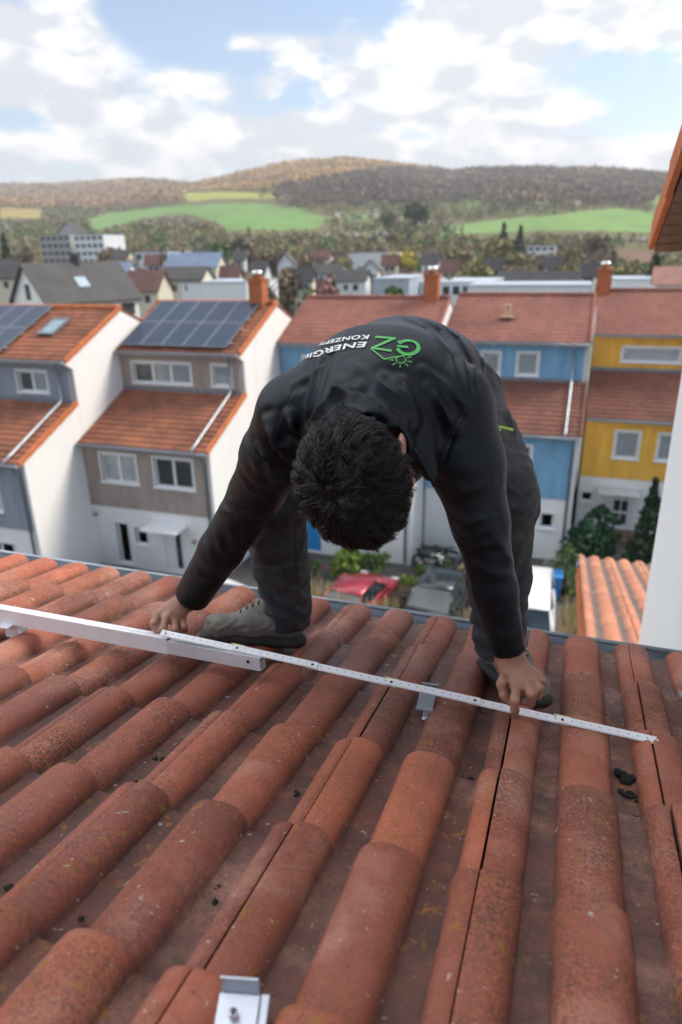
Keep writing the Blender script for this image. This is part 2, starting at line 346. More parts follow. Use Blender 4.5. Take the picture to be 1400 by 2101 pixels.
# ------------------------------------------------------------------ tile fields
def roll_profile(xi, rollc, hw, hh):
    d = np.abs(xi-rollc)/hw
    return hh*np.sqrt(np.clip(1-d**2.2, 0, 1))
def tile_field(x_first, ncol, row_ends, to_world, near=False, pitch=.15, expo=.319, seed=1):
    """Double-roll tiles. Every tile spans two rolls; its left edge lies open on a roll. row_ends: down-slope position of each tile's lower
    edge. to_world maps (across, down, up) arrays to points."""
    g = np.random.default_rng(seed)
    hw, hh = (.0480, .034) if near else (.045, .032)
    W = 2*pitch; crack = -.012*pitch/.15
    nx = 56 if near else 13
    if near: xs = np.linspace(.0015, W-.0028, nx)
    else: xs = np.linspace(0, W-.004, nx)
    ss = np.array([0, .08, .2, .45, .7, .9, .965, .99, 1.0]) if near else np.array([0, .5, 1.0])
    L = expo*1.12
    V = []; F = []; A = []; base = 0
    for r, se in enumerate(row_ends):
        for c in range(ncol):
            x0 = x_first+c*W
            j = g.normal(0, .0013, 3) if near else g.normal(0, .001, 3)
            tone = g.uniform(0, 1); wear = g.uniform(0, 1)
            X, S = np.meshgrid(xs, ss)
            xr = (X+crack) % pitch                     # roll centre at 0 of pitch
            xr = np.minimum(xr, pitch-xr)
            grow = 1+(.13 if near else .07)*S
            d = xr/(hw*grow)
            h = hh*grow*np.sqrt(np.clip(1-d**2.5, 0, 1))
            flat = np.clip((xr-hw)/(pitch/2-hw), 0, 1)
            h = h-.002*flat
            if near:
                lap = np.clip((X-(W-.034))/.03, 0, 1)      # right edge tucks a little lower, next to the neighbour's open edge
                h = h-.0035*lap
                h = h-np.clip((.006-X)/.006, 0, 1)**2*.004-np.clip((X-(W-.007))/.006, 0, 1)**2*.004
                h = h-np.clip((S-.975)/.025, 0, 1)**2*.004
            n = h+(.026 if near else .015)*S+j[0]+j[1]*(S-.5)*.9+(X/W-.5)*j[2]-hh
            dn = se-L*(1-S)+j[2]*1.5
            P = to_world((x0+X+j[1]*.6).ravel(), dn.ravel(), n.ravel())
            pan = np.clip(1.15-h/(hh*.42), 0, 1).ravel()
            at_ = np.stack([np.full(X.size, tone), pan, np.full(X.size, wear)], 1)
            ny, nxx = X.shape
            idx = np.arange(X.size).reshape(ny, nxx)+base
            q = np.stack([idx[:-1, :-1], idx[1:, :-1], idx[1:, 1:], idx[:-1, 1:]], -1).reshape(-1, 4)
            V.append(P); A.append(at_); F.append(q); base += X.size
            # lower lip and side edges go down
            th = .02
            ring = np.concatenate([idx[::-1, 0], idx[-1, :][0:0]])
            edge = np.concatenate([idx[:, 0], idx[-1, 1:], idx[::-1, -1][1:]])
            e = edge-base+X.size
            Pn = to_world((x0+X+j[1]*.6).ravel()[e], dn.ravel()[e], n.ravel()[e]-th)
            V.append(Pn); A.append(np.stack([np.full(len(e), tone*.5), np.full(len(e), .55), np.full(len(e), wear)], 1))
            k = np.arange(len(e)-1)
            F.append(np.stack([edge[:-1], base+k, base+k+1, edge[1:]], -1)); base += len(e)
    return np.concatenate(V), np.concatenate(F), np.concatenate(A)

S1 = R(13.43); HH = .714
def roof_w(a, s, n):     # own roof: s runs down the slope measured horizontally from the camera's foot line
    s = s*math.cos(S1)
    return np.stack([a, s+n*math.sin(S1), -HH-s*math.tan(S1)+n*math.cos(S1)], 1)
def on_roof(x, y, n=0.0): return Vector((x, y, -HH-y*math.tan(S1)+n/math.cos(S1)))
def slope_w(Ye, Ze, a_):   # facing roofs: s=0 at the eave rising with +Y ; here s counts up-slope negative
    c, s_ = math.cos(a_), math.sin(a_)
    return lambda a, s, n: np.stack([a, Ye-s*c-n*s_, Ze-s*s_+n*c], 1)

# ------------------------------------------------------------------ own roof
own = empty('house', (0, 0, 0), 0, 'house we stand on, weathered red double-roll clay tile roof in the foreground', 'house')
ends = [(2.03-.312*k)/math.cos(S1) for k in range(12)]
x_first = .235-.30*23
V, F, A = tile_field(x_first, 24, ends, roof_w, True, seed=3)
keep = None
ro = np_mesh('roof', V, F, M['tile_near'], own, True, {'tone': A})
mod = ro.modifiers.new('es', 'EDGE_SPLIT'); mod.split_angle = R(50)
# underlay below the tiles, back slope, ridge, walls of the building
b = MB()
y0, y1 = -1.72, 2.0
b.prism([on_roof(-6.7, y1, -.075), on_roof(-6.7, y0, -.075), on_roof(-6.7, y0, -.14), on_roof(-6.7, y1, -.14)], (7.16, 0, 0))
b.build('roof_underlay', M['dark'], own)
b = MB(); zr = on_roof(0, y0, 0).z
def back_w(a, s, n): return np.stack([a, -1.72-s*math.cos(S1), zr-s*math.sin(S1)+n], 1)
V, F, A = tile_field(x_first, 24, [.3+.319*k for k in range(8)], back_w, False, seed=5)
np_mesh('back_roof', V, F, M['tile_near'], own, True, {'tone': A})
b = MB()
for k in range(22):
    x = -6.7+k*.325
    b.tube([(x, -1.72, zr-.03), (x+.34, -1.72, zr-.03)], [.085, .095], 14)
b.build('ridge_tiles', M['verge'], own, True)
b = MB(); b.box((-6.6, -4.2, -12.3), (.44, 1.75, -1.42)); b.build('wall', M['white_wall'], own)
# gutter along the eave
g = MB(); zg = on_roof(0, 2.03).z-.068
N_ = 14; vs = []; fs = []
for xx in (-6.7, .47):
    for rr in (.062, .058):
        for k in range(N_+1):
            q = math.pi+math.pi*k/N_; vs.append((xx, 2.068+rr*math.cos(q), zg+.03+rr*math.sin(q)))
n1 = N_+1
for k in range(N_):
    fs.append((k, k+1, 2*n1+k+1, 2*n1+k)); fs.append((n1+k+1, n1+k, 3*n1+k, 3*n1+k+1))
g.add(vs, fs); g.tube([(-6.7, 2.134, zg+.032), (.47, 2.134, zg+.032)], .0095, 8)
gut = g.build('gutter', M['zinc'], own, True)
# zinc flashing where the roof meets the neighbour's wall
f = MB()
prof = [(.345, -.03), (.35, -.012), (.362, .0), (.38, .012), (.40, .02), (.42, .018), (.44, .012), (.452, .03), (.455, .16), (.459, .16), (.459, -.03)]
for j in range(6):
    ya, yb = 2.06-.6*j, 2.06-.6*(j+1)+.0
    lift = .003*(j % 2)
    f.prism([on_roof(px, ya, n+lift) for px, n in prof], on_roof(0, yb)-on_roof(0, ya))
f.build('wall_flashing', M['zinc'], own)

# ------------------------------------------------------------------ terraced houses across the street
GZ = -12.3; A2 = R(23.4)
def window_part(parent, x0, x1, z0, z1, y, panes=2, mat='glass', sill=True, name='window', depth=.10):
    """white frame in its opening with one pane per light and a sill; built as part > sub-parts"""
    m_ = MB(); t = .075; yb = y+depth
    def bar(a, b, c, d): m_.box((a, yb-.045, c), (b, yb+.025, d))
    bar(x0, x0+t, z0, z1); bar(x1-t, x1, z0, z1); bar(x0+t, x1-t, z0, z0+t); bar(x0+t, x1-t, z1-t, z1)
    w = (x1-x0-2*t)/panes
    for k in range(1, panes): bar(x0+t+k*w-.05, x0+t+k*w+.05, z0+t, z1-t)
    # white surround standing a little proud of the boards
    for a, b, c, d in ((x0-.07, x0, z0-.02, z1+.07), (x1, x1+.07, z0-.02, z1+.07), (x0, x1, z1, z1+.07)): m_.box((a, y-.025, c), (b, y+.1, d))
    fr = m_.build(name, M['white_paint'], parent)
    for k in range(panes):
        p = MB(); p.box((x0+t+k*w+.02, yb, z0+t-.01), (x0+t+(k+1)*w-.02, yb+.012, z1-t+.01)); p.build('pane', M[mat] if isinstance(mat, str) else M[mat[k]], fr)
    if sill:
        s_ = MB(); s_.prism([(x0-.1, y-.09, z0-.02), (x0-.1, y+depth, z0+.03), (x0-.1, y+depth, z0-.1), (x0-.1, y-.09, z0-.06)], (x1-x0+.2, 0, 0)); s_.build('sill', M['white_paint'], fr)
    return fr
def half_gutter(parent, x0, x1, y, z, r=.075, mat='zinc'):
    g = MB(); n = 8; vs = []
    for xx in (x0, x1):
        for rr in (r, r-.008):
            for k in range(n+1):
                q = math.pi+math.pi*k/n; vs.append((xx, y+rr*math.cos(q), z+rr*math.sin(q)))
    n1 = n+1; fs = []
    for k in range(n): fs += [(k, k+1, 2*n1+k+1, 2*n1+k), (n1+k+1, n1+k, 3*n1+k, 3*n1+k+1)]
    fs += [tuple(list(range(n1))+[2*n1-1-i for i in range(n1)])]
    g.add(vs, fs); g.tube([(x0, y-r, z), (x1, y-r, z)], .012, 6)
    return g.build('gutter', M[mat], parent, True)
def terrace(x0, x1, Yf, clad, label, wins, tile_lo, tile_hi, chimney=False, name='terraced_house', ze_lo=-6.97, ze_hi=-3.82, verge_right=True, clad2=None, ridge_y=None):
    h = empty(name, (0, 0, 0), 0, label, 'house', 'terraced houses across the street')
    Yu = Yf+3.15; ov = .30; c = math.tan(A2)
    zlo = ze_lo+.05; zhi = ze_hi+.05
    ztop = zlo+(Yu-Yf+ov)*c                                # lower roof meets the upper wall
    run = (Yu+3.5)-(Yu-ov); zr_ = zhi+run*c; Yr = Yu+3.5; Yb = Yr+3.4
    zb = zr_-(Yb-Yr)*c
    # white body: the side profile pushed through the width
    off = .10
    prof = [(Yf+.03, GZ), (Yf+.03, zlo+ov*c-off), (Yu+.03, ztop-off), (Yu+.03, zhi+ov*c-off), (Yr, zr_-off), (Yb, zb-off), (Yb, GZ)]
    m_ = MB()
    # split in convex pieces so the fill stays clean
    m_.prism([(x0, Yf+.14, GZ), (x0, Yu+.14, GZ), (x0, Yu+.14, ztop-off), (x0, Yf+.14, zlo+ov*c-off+.04)], (x1-x0, 0, 0))
    m_.prism([(x0, Yu+.14, GZ), (x0, Yb, GZ), (x0, Yb, zb-off), (x0, Yr, zr_-off), (x0, Yu+.14, zhi+ov*c-off+.04)], (x1-x0, 0, 0))
    # pilasters of the party walls come forward of the openings' plane
    m_.prism([(x1-.14, Yf-.0, GZ), (x1-.14, Yf+.139, GZ), (x1-.14, Yf+.139, zlo+ov*c-off+.03), (x1-.14, Yf-.0, zlo+ov*c-off)], (.14, 0, 0))
    m_.prism([(x1-.14, Yf-.3, zlo-.02), (x1-.14, Yf-.0, zlo-.02), (x1-.14, Yf-.0, zlo+ov*c-off), (x1-.14, Yf-.3, zlo-off+.1)], (.14, 0, 0))
    m_.prism([(x1-.14, Yu-.3, zhi-.1), (x1-.14, Yu+.139, zhi-.35), (x1-.14, Yu+.139, zhi+ov*c-off+.03), (x1-.14, Yu-.3, zhi-off+.1)], (.14, 0, 0))
    body = m_.build('wall', M['white_wall'], h)
    zc = -9.6
    groups = {'g': [], 'm': [], 'u': []}
    for w in wins: groups[w[0]].append(w)
    for key, za, zb_, yy, mat in (('g', GZ, zc, Yf+.04, 'white_wall'), ('m', zc, zlo+ov*c-off, Yf, clad), ('u', ztop-.25, zhi+ov*c-off, Yu, clad2 or clad)):
        holes = [(w[1], w[2], w[3], w[4]) for w in groups[key]]
        s_ = MB(); s_.sheet(x0+.002, x1-.142, za, zb_, yy, holes, th=.10)
        s_.build('ground_floor_front' if key == 'g' else 'boarded_front', M[mat], h)
        for w in groups[key]:
            kind = w[5]
            if kind == 'door':
                d = MB(); d.box((w[1], yy+.05, w[3]), (w[2], yy+.09, w[4])); dd = d.build('door', M[w[6]], h)
                if len(w) > 7:
                    for gx0, gx1, gz0, gz1 in w[7]:
                        p = MB(); p.box((gx0, yy+.04, gz0), (gx1, yy+.06, gz1)); p.build('glass_panel', M['glass_dark'], dd)
                p = MB(); hx = w[2]-.12; p.tube([(hx, yy+.05, w[3]+1.0), (hx, yy-.01, w[3]+1.0), (hx-.1, yy-.01, w[3]+1.0)], .012, 6); p.build('handle', M['steel'], dd)
            elif kind == 'blind':
                fr = window_part(h, w[1], w[2], w[3], w[4], yy, 1, 'blind', True)
            else:
                window_part(h, w[1], w[2], w[3], w[4], yy, kind, w[6], True)
    # roofs
    for key, Ye, ze, n_, tl in (('lower_roof', Yf-ov, zlo+.02, 14, tile_lo), ('roof', Yu-ov, zhi+.02, 16, tile_hi)):
        run_ = (Yu-Ye) if key == 'lower_roof' else (Yr-Ye)
        n_ = int(run_/math.cos(A2)/.319)+1
        pit = (x1-x0+.06)/round((x1-x0+.06)/.30)/2
        V, F, A = tile_field(x0-.03, round((x1-x0+.06)/.30), [-.319*(run_/math.cos(A2)/.319/n_)*k for k in range(n_)], slope_w(Ye, ze, A2), False, pit, .319, seed=int(abs(x0*10+Yf)))
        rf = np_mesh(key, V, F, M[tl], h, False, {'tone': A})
        # verge tiles along the right edge, orange
        if verge_right:
            v = MB(); L_ = run_; pr = [(x1+.0, .03), (x1+.0, .085), (x1+.10, .085), (x1+.10, -.10), (x1+.075, -.10), (x1+.075, .03)]
            nn = 12
            for k in range(nn):
                ya = Ye+L_*k/nn; za = ze+L_*k/nn*c; dy = L_/nn*1.04
                lift = .012 if k % 2 else 0
                v.prism([(px, ya, za+pz+lift) for px, pz in pr], (0, dy, dy*c))
            v.build('verge_tiles', M['verge' if tl == 'tile_orange' else tl], rf)
        e = MB(); e.box((x0, Ye+.03, ze-.16), (x1, Ye+.06, ze-.03)); e.build('fascia', M['white_paint'], rf)
        for k in range(7):
            xx = x0+.35+k*(x1-x0-.7)/6
            t = MB(); t.prism([(xx-.05, Ye+.06, ze-.17), (xx-.05, Ye+.06, ze-.07), (xx-.05, Ye+ov, ze-.08), (xx-.05, Ye+ov, ze-.22)], (.1, 0, 0)); t.build('rafter_end', M['white_paint'], rf)
        half_gutter(h, x0+.0, x1-.02, Ye-.05, ze-.05)
        if key == 'roof':
            bk = MB(); bk.prism([(x0, Yr, zr_+.05), (x0, Yb+.3, zb-.05), (x0, Yb+.3, zb-.14), (x0, Yr, zr_-.06)], (x1-x0, 0, 0)); bk.build('back_roof', M[tl], h)
            rg = MB(); nn = 18
            for k in range(nn):
                xa = x0+(x1-x0)*k/nn; rg.tube([(xa, Yr, zr_+.03), (xa+(x1-x0)/nn+.03, Yr, zr_+.03)], [.10, .115], 10)
            rg.build('ridge_tiles', M['verge' if tl == 'tile_orange' else tl], rf, True)
    fl = MB(); fl.box((x0, Yu-.035, ztop-.02), (x1-.143, Yu-.004, ztop+.14)); fl.build('flashing', M['zinc_dull'], h)
    # downpipe from the upper gutter, along the lower roof and down the front
    dx = x1-.55
    d = MB(); yl = Yf-ov
    P_ = [(dx, Yu-ov-.05, zhi-.10), (dx, Yu-ov-.02, zhi-.2), (dx, Yu-.10, zhi-.42), (dx, Yu-.10, ztop+.2), (dx, Yu-.25, ztop+.05), (dx, yl+.3, zlo+.24), (dx, yl-.02, zlo+.10), (dx, yl-.05, zlo+.0)]
    d.tube(P_, .05, 8); d.build('upper_downpipe', M['zinc'], h, True)
    d = MB(); dx2 = x1-.22
    d.tube([(dx2, yl-.05, zlo-.10), (dx2, yl+.02, zlo-.25), (dx2, Yf-.08, zlo-.45), (dx2, Yf-.08, GZ+.1)], .05, 8); d.build('downpipe', M['zinc_dull'], h, True)
    if chimney:
        cx, cy = chimney if isinstance(chimney, tuple) else (x1-.55, Yr-.1)
        ch = MB(); ch.box((cx-.32, cy-.3, zr_-.5), (cx+.32, cy+.3, zr_+.95)); ch.box((cx-.36, cy-.34, zr_+.95), (cx+.36, cy+.34, zr_+1.03))
        cho = ch.build('chimney', M['brick'], h)
        k = MB(); k.tube([(cx, cy, zr_+1.03), (cx, cy, zr_+1.17), (cx, cy, zr_+1.19), (cx, cy, zr_+1.33), (cx, cy, zr_+1.36)], [.17, .17, .25, .22, .04], 14); k.build('chimney_cowl', M['steel'], cho, True)
    return dict(h=h, Yu=Yu, Yr=Yr, zr=zr_, ztop=ztop, zhi=zhi, zlo=zlo, ov=ov)
def px(u0, v0, u1, v1, Y):        # opening corners read off at a facade plane
    a = at(u0, v0, Y); b = at(u1, v1, Y); return (min(a[0], b[0]), max(a[0], b[0]), min(a[2], b[2]), max(a[2], b[2]))
YG, YBn, YA, YB_, YY = 18.4, 21.5, 25.1, 27.3, 30.8
# grey
XG = -18.40
grey = terrace(XG-6.25, XG, YG, 'clad_grey', 'blue grey boarded terraced house, the one furthest left, with a skylight in its roof', [
    ('u', *px(33, 760, 100, 806, YG+3.15), 2, ['glass_dark', 'curtain']), ('m', XG-2.9, XG-1.45, -8.93, -7.75, 2, 'curtain'), ('m', XG-5.3, XG-3.9, -8.93, -7.75, 2, 'glass'),
    ('g', XG-2.6, XG-1.3, -11.2, -10.25, 2, 'glass_dark'), ('g', XG-5.4, XG-4.4, GZ+.1, -10.1, 'door', 'white_paint')], 'tile_orange', 'tile_orange', False)
# brown
XB = -12.65
brown = terrace(XB-5.95, XB, YBn, 'clad_brown', 'taupe boarded terraced house with a full solar array on its upper roof', [
    ('u', XB-5.17, XB-2.4, -5.12, -4.26, 3, ['glass', 'curtain', 'curtain']), ('u', XB-1.38, XB-.52, -5.12, -4.26, 1, 'curtain'),
    ('m', *px(205, 929, 284, 994, YBn), 2, ['curtain', 'curtain']), ('m', *px(314, 938, 399, 1006, YBn), 2, ['glass', 'glass']),
    ('g', XB-4.7, XB-4.12, -12.1, -10.28, 1, ['curtain']), ('g', XB-3.8, XB-3.22, -11.15, -10.38, 1, ['glass_dark']),
    ('g', XB-2.45, XB-1.55, GZ+.12, -10.3, 'door', 'white_paint', [(XB-1.95, XB-1.72, -12.0, -10.45)])], 'tile_orange', 'tile_orange', (XB-.75, YBn+3.15+3.4))
# blue pair
blueA = terrace(-12.6, -5.78, YA, 'clad_blue', 'sky blue terraced house directly behind the worker, with a bright blue door', [
    ('u', -11.5, -10.6, -5.35, -4.35, 1, 'curtain'), ('u', -8.6, -7.4, -5.35, -4.35, 2, 'curtain'),
    ('m', -11.2, -9.9, -8.93, -7.75, 2, 'curtain'), ('m', -8.6, -7.3, -8.93, -7.75, 2, 'curtain'),
    ('g', -10.42, -9.72, GZ+.1, -10.05, 'door', 'blue_door'), ('g', -8.6, -7.6, -11.0, -10.15, 2, 'glass')], 'tile_dull', 'tile_dull', (-6.55, YA+3.15+3.4))
blueB = terrace(-5.7, .33, YB_, 'clad_blue', 'sky blue terraced house beside the yellow one, with a clay vent on its roof', [
    ('u', *px(990, 722, 1024, 768, YB_+3.15), 1, 'curtain'), ('u', *px(1064, 723, 1102, 771, YB_+3.15), 1, 'curtain'),
    ('m', -4.6, -3.4, -8.93, -7.75, 2, 'curtain'), ('m', *px(1040, 912, 1088, 960, YB_), 2, 'glass'),
    ('g', *px(1108, 1052, 1136, 1086, YB_), 1, 'curtain'), ('g', -4.4, -3.4, GZ+.1, -10.15, 'door', 'white_paint')], 'tile_dark', 'tile_dull', False, verge_right=True)
yellow = terrace(.56, 6.7, YY, 'clad_yellow', 'ochre yellow boarded terraced house with white ground floor and glazed door', [
    ('u', *px(1280, 712, 1395, 745, YY+3.15), 'blind', 'blind'),
    ('m', *px(1266, 884, 1307, 942, YY), 1, 'curtain'), ('m', *px(1355, 890, 1390, 948, YY), 1, 'curtain'),
    ('g', *px(1192, 1008, 1216, 1030, YY), 1, 'glass_dark'), ('g', *px(1340, 1020, 1372, 1060, YY), 1, 'glass'),
    ('g', px(1253, 1020, 1290, 1098, YY)[0], px(1253, 1020, 1290, 1098, YY)[1], GZ+.35, px(1253, 1018, 1290, 1098, YY)[3], 'door', 'white_paint',
        [(px(1257+16*i, 1060, 1270+16*i, 1061, YY)[0], px(1257+16*i, 1060, 1270+16*i, 1061, YY)[1], GZ+.55+.62*k, GZ+1.05+.62*k) for i in range(2) for k in range(3)])],
    'tile_dark', 'tile_dull', (.75, YY+3.15+3.4), verge_right=False)
# one more unit off to the right so the row goes on
more = terrace(6.8, 13.0, YY+.6, 'clad_grey', 'grey boarded terraced house beyond the yellow one', [('m', 8.0, 9.4, -8.93, -7.75, 2, 'curtain')], 'tile_dull', 'tile_dull', False) if False else None
# solar panels: on the taupe house two rows of six, on the grey one a block
def solar_array(h, X0, X1, rows, n, s0, group, hh=1.62):
    Yr_ = h['Yu']-h['ov']; c, s_ = math.cos(A2), math.sin(A2)
    w = (X1-X0)/n
    for r in range(rows):
        for k in range(n):
            xa = X0+k*w+.01; xb = X0+(k+1)*w-.01; sa = s0+r*(hh+.02); sb = sa+hh
            def P(x, s, nn): return (x, Yr_+s*c-nn*s_, h['zhi']+.02+s*s_+nn*c)
            b = MB(); b.add([P(xa,sa,.12), P(xb,sa,.12), P(xb,sb,.12), P(xa,sb,.12), P(xa,sa,.16), P(xb,sa,.16), P(xb,sb,.16), P(xa,sb,.16)], [(0,3,2,1),(0,1,5,4),(1,2,6,5),(2,3,7,6),(3,0,4,7)])
            t = .03
            b.add([P(xa,sa,.16), P(xb,sa,.16), P(xb,sb,.16), P(xa,sb,.16), P(xa+t,sa+t,.16), P(xb-t,sa+t,.16), P(xb-t,sb-t,.16), P(xa+t,sb-t,.16)], [(0,1,5,4),(1,2,6,5),(2,3,7,6),(3,0,4,7)])
            p = b.build('solar_panel', M['zinc_dull'], h['h'])
            q = MB(); q.add([P(xa+t,sa+t,.157), P(xb-t,sa+t,.157), P(xb-t,sb-t,.157), P(xa+t,sb-t,.157)], [(0,1,2,3)]); q.build('solar_cells', M['solar'], p)
    # mounting rails under the panels
    for s in (s0+.4, s0+hh*.8, s0+hh+.4, s0+hh*1.8):
        b = MB(); b.frame_box(((X0+X1)/2, Yr_+s*c-.09*s_, h['zhi']+.02+s*s_+.09*c), ((X1-X0)/2+.12, 0, 0), (0, .02*c, .02*s_), (0, -.02*s_, .02*c)); b.build('mounting_rail', M['steel'], h['h'])
solar_array(brown, XB-5.55, XB-.6, 2, 5, .22, '', 1.88)
solar_array(grey, XG-6.15, XG-3.2, 2, 3, .22, '', 1.88)
# skylight on the grey house
h = grey; Yr_ = h['Yu']-h['ov']; c, s_ = math.cos(A2), math.sin(A2)
def P(x, s, nn): return (x, Yr_+s*c-nn*s_, h['zhi']+.02+s*s_+nn*c)
b = MB(); xa, xb, sa, sb = XG-2.45, XG-1.7, 1.75, 3.0
for q0, q1, r0, r1 in ((xa, xb, sa, sa+.09), (xa, xb, sb-.09, sb), (xa, xa+.09, sa+.09, sb-.09), (xb-.09, xb, sa+.09, sb-.09)):
    b.add([P(q0,r0,.03), P(q1,r0,.03), P(q1,r1,.03), P(q0,r1,.03), P(q0,r0,.13), P(q1,r0,.13), P(q1,r1,.13), P(q0,r1,.13)], [(0,3,2,1),(4,5,6,7),(0,1,5,4),(1,2,6,5),(2,3,7,6),(3,0,4,7)])
sk = b.build('skylight', M['zinc_dull'], h['h'])
b = MB(); b.add([P(xa+.08,sa+.08,.10), P(xb-.08,sa+.08,.10), P(xb-.08,sb-.08,.10), P(xa+.08,sb-.08,.10)], [(0,1,2,3)]); b.build('pane', plain('glass_painted_sky', (.25, .35, .42), .05, 0, .1), sk)  # the sky's reflection is put into the pane's blue base colour
# canopy over the taupe house's door, small lamps, vents
b = MB(); b.box((XB-2.94, YBn-.85, -10.14), (XB-1.3, YBn+.03, -10.06)); b.box((XB-2.9, YBn-.8, -10.06), (XB-1.34, YBn-.76, -10.0)); b.build('door_canopy', M['white_paint'], brown['h'])
for xx, zz in ((XB-5.6, -10.0), (XB-1.05, -10.7)):
    b = MB(); b.tube([(xx, YBn+.04, zz), (xx, YBn-.05, zz)], .1, 12); b.build('wall_lamp', M['concrete'], brown['h'], True)
b = MB(); cx, cy = at(1040, 665, blueB['Yu']+1.55)[0], blueB['Yu']+1.55; cz = blueB['zhi']+(1.55+.30)*math.tan(A2)
b.tube([(cx, cy, cz), (cx, cy, cz+.5)], .13, 10); b.tube([(cx, cy, cz+.5), (cx, cy, cz+.58)], [.17, .15], 10); b.box((cx-.3, cy-.3, cz+.03), (cx+.3, cy+.3, cz+.08)); b.build('roof_vent', plain('pale_clay', (.55, .38, .25), .8), blueB['h'])
b = MB(); yy = YY; a = px(1228, 992, 1310, 1015, YY); b.box((a[0], yy-1.1, a[2]+.2), (a[1], yy+.03, a[2]+.26)); b.build('door_canopy', glass('frosted_canopy', (.5, .55, .55), (.6, .62, .62)), yellow['h'])

# ------------------------------------------------------------------ neighbour on our side of the street, to the right
nb = empty('neighbouring_house', (0, 0, 0), 0, 'white plastered house at the right edge with an orange verge and brown soffit', 'house')
XN, YN = .467, 3.6; c = math.tan(R(18.3))
m_ = MB()
m_.prism([(XN, -4, GZ), (XN, YN, GZ), (XN, YN, .10), (XN, -4, .10+(YN+4)*c)], (6.2, 0, 0)); m_.build('wall', M['white_plaster'], nb)
Ye, Ze = YN+.40, .045
def nb_w(a, s, n): return np.stack([a, Ye+s*math.cos(R(18.3))+n*math.sin(R(18.3)), Ze-s*math.sin(R(18.3))+n*math.cos(R(18.3))], 1)
V, F, A = tile_field(.33, 20, [-.319*k for k in range(24)], nb_w, False, seed=9); rfn = np_mesh('roof', V, F, M['tile_orange'], nb, True, {'tone': A})
v = MB()
for k in range(13):
    ya = Ye-.62*k; za = Ze+.62*k*c; l_ = .006 if k % 2 else 0
    v.prism([(px_-l_, ya, za+pz) for px_, pz in ((.275, -.075), (.275, .06), (.36, .06), (.36, .03), (.30, .03), (.30, -.075))], (0, -.65, .65*c))
v.build('verge_tiles', M['verge'], rfn)
v = MB(); v.prism([(.302, Ye-.02, Ze-.062), (.302, Ye-.02, Ze-.025), (.302, -4, Ze-.025+(Ye+3.98)*c), (.302, -4, Ze-.062+(Ye+3.98)*c)], (6.4, 0, 0)); v.build('soffit', M['wood'], nb)
for k in range(20):
    yy = YN+.30-.12*k
    v = MB() if k == 0 else v
    v.prism([(.303, yy, Ze-.066+(Ye-.02-yy)*c), (.303, yy+.105, Ze-.066+(Ye-.02-yy-.105)*c), (.303, yy+.105, Ze-.077+(Ye-.02-yy-.105)*c), (.303, yy, Ze-.077+(Ye-.02-yy)*c)], (.16, 0, 0))
v.build('soffit_boards', M['wood'], nb)
# its lower roof, sunlight put into a paler tile colour
Ynl = 7.25; sl2 = R(15.6); Znl = -3.17
def nl_w(a, s, n): return np.stack([a, Ynl+s*math.cos(sl2)+n*math.sin(sl2), Znl-s*math.sin(sl2)+n*math.cos(sl2)], 1)
V, F, A = tile_field(.21, 21, [-.345*k for k in range(12)], nl_w, False, seed=11)
A[:, 1] = np.clip(A[:, 1]*1.0, 0, 1)
lr = np_mesh('lower_roof', V, F, tile_mat('worn_tile_painted_sunlight', (.56, .24, .13), (.42, .17, .10), (.09, .09, .09), False, .35), nb, True, {'tone': A})
m_ = MB(); m_.prism([(.2, Ynl-.1, Znl-.10), (.2, Ynl-.1, Znl-.22), (.2, 3.4, Znl-.22+(Ynl-3.5)*math.tan(sl2)), (.2, 3.4, Znl-.10+(Ynl-3.5)*math.tan(sl2))], (6.3, 0, 0)); m_.build('roof_deck', M['verge'], nb)
m_ = MB(); m_.prism([(.3, Ynl-.4, GZ), (.3, Ynl-.4, Znl-.12), (.3, 3.5, Znl-.13+(Ynl-3.5)*math.tan(sl2)), (.3, 3.5, GZ)], (6.2, 0, 0)); m_.build('front_wall', M['white_wall'], nb)
half_gutter(nb, .2, 6.4, Ynl+.06, Znl-.1)

# ------------------------------------------------------------------ terrain: street level near, a valley with a town, hills behind
def skyline(az):
    """elevation (radians) of the hill crest by bearing"""
    us = np.array([-900, -300, 0, 100, 150, 190, 300, 375, 400, 450, 550, 600, 700, 760, 850, 930, 1000, 1100, 1200, 1300, 1380, 1600, 2300])
    vs = np.array([400, 392, 384, 382, 381, 376, 373, 383, 382, 370, 347, 337, 331, 335, 346, 358, 352, 352, 353, 359, 369, 385, 400])
    a = []; e = []
    for u, v in zip(us, vs):
        d = ray(u, v); a.append(math.atan2(d[0], d[1])); e.append(math.asin(d[2]/np.linalg.norm(d)))
    return np.interp(az, a, e)
def u_of(az):
    d = np.stack([np.sin(az), np.cos(az), np.zeros_like(az)], -1)
    return proj(d)[0]
def terr(x, y):
    r = np.hypot(x, y); az = np.arctan2(x, y)
    rel = np.abs(((az+HD+math.pi) % (2*math.pi))-math.pi)
    u = np.where(rel < 1.0, 700+1500*np.tan(np.clip(az+HD, -1, 1)), 9999)
    rc = np.interp(u, [-400, 250, 400, 900, 1100], [2300, 2200, 1500, 1350, 1250])
    el = skyline(az)
    zc = rc*np.tan(el)
    r0 = 260.
    t = np.clip((r-r0)/(rc-r0), 0, 1)
    wig = 6*np.sin(r/97+az*7)*t*(1-t)*4+5*np.sin(az*31+r/210)*t*(1-t)*4
    z = -12.3+(zc+12.3)*(.35*t+.65*t**1.45)+wig*.6
    over = np.clip((r-rc)/900, 0, 1)
    z = np.where(r > rc, zc-over**2*zc*1.2, z)
    z = np.where(rel > 1.3, -12.3+(z+12.3)*.5, z)
    return z
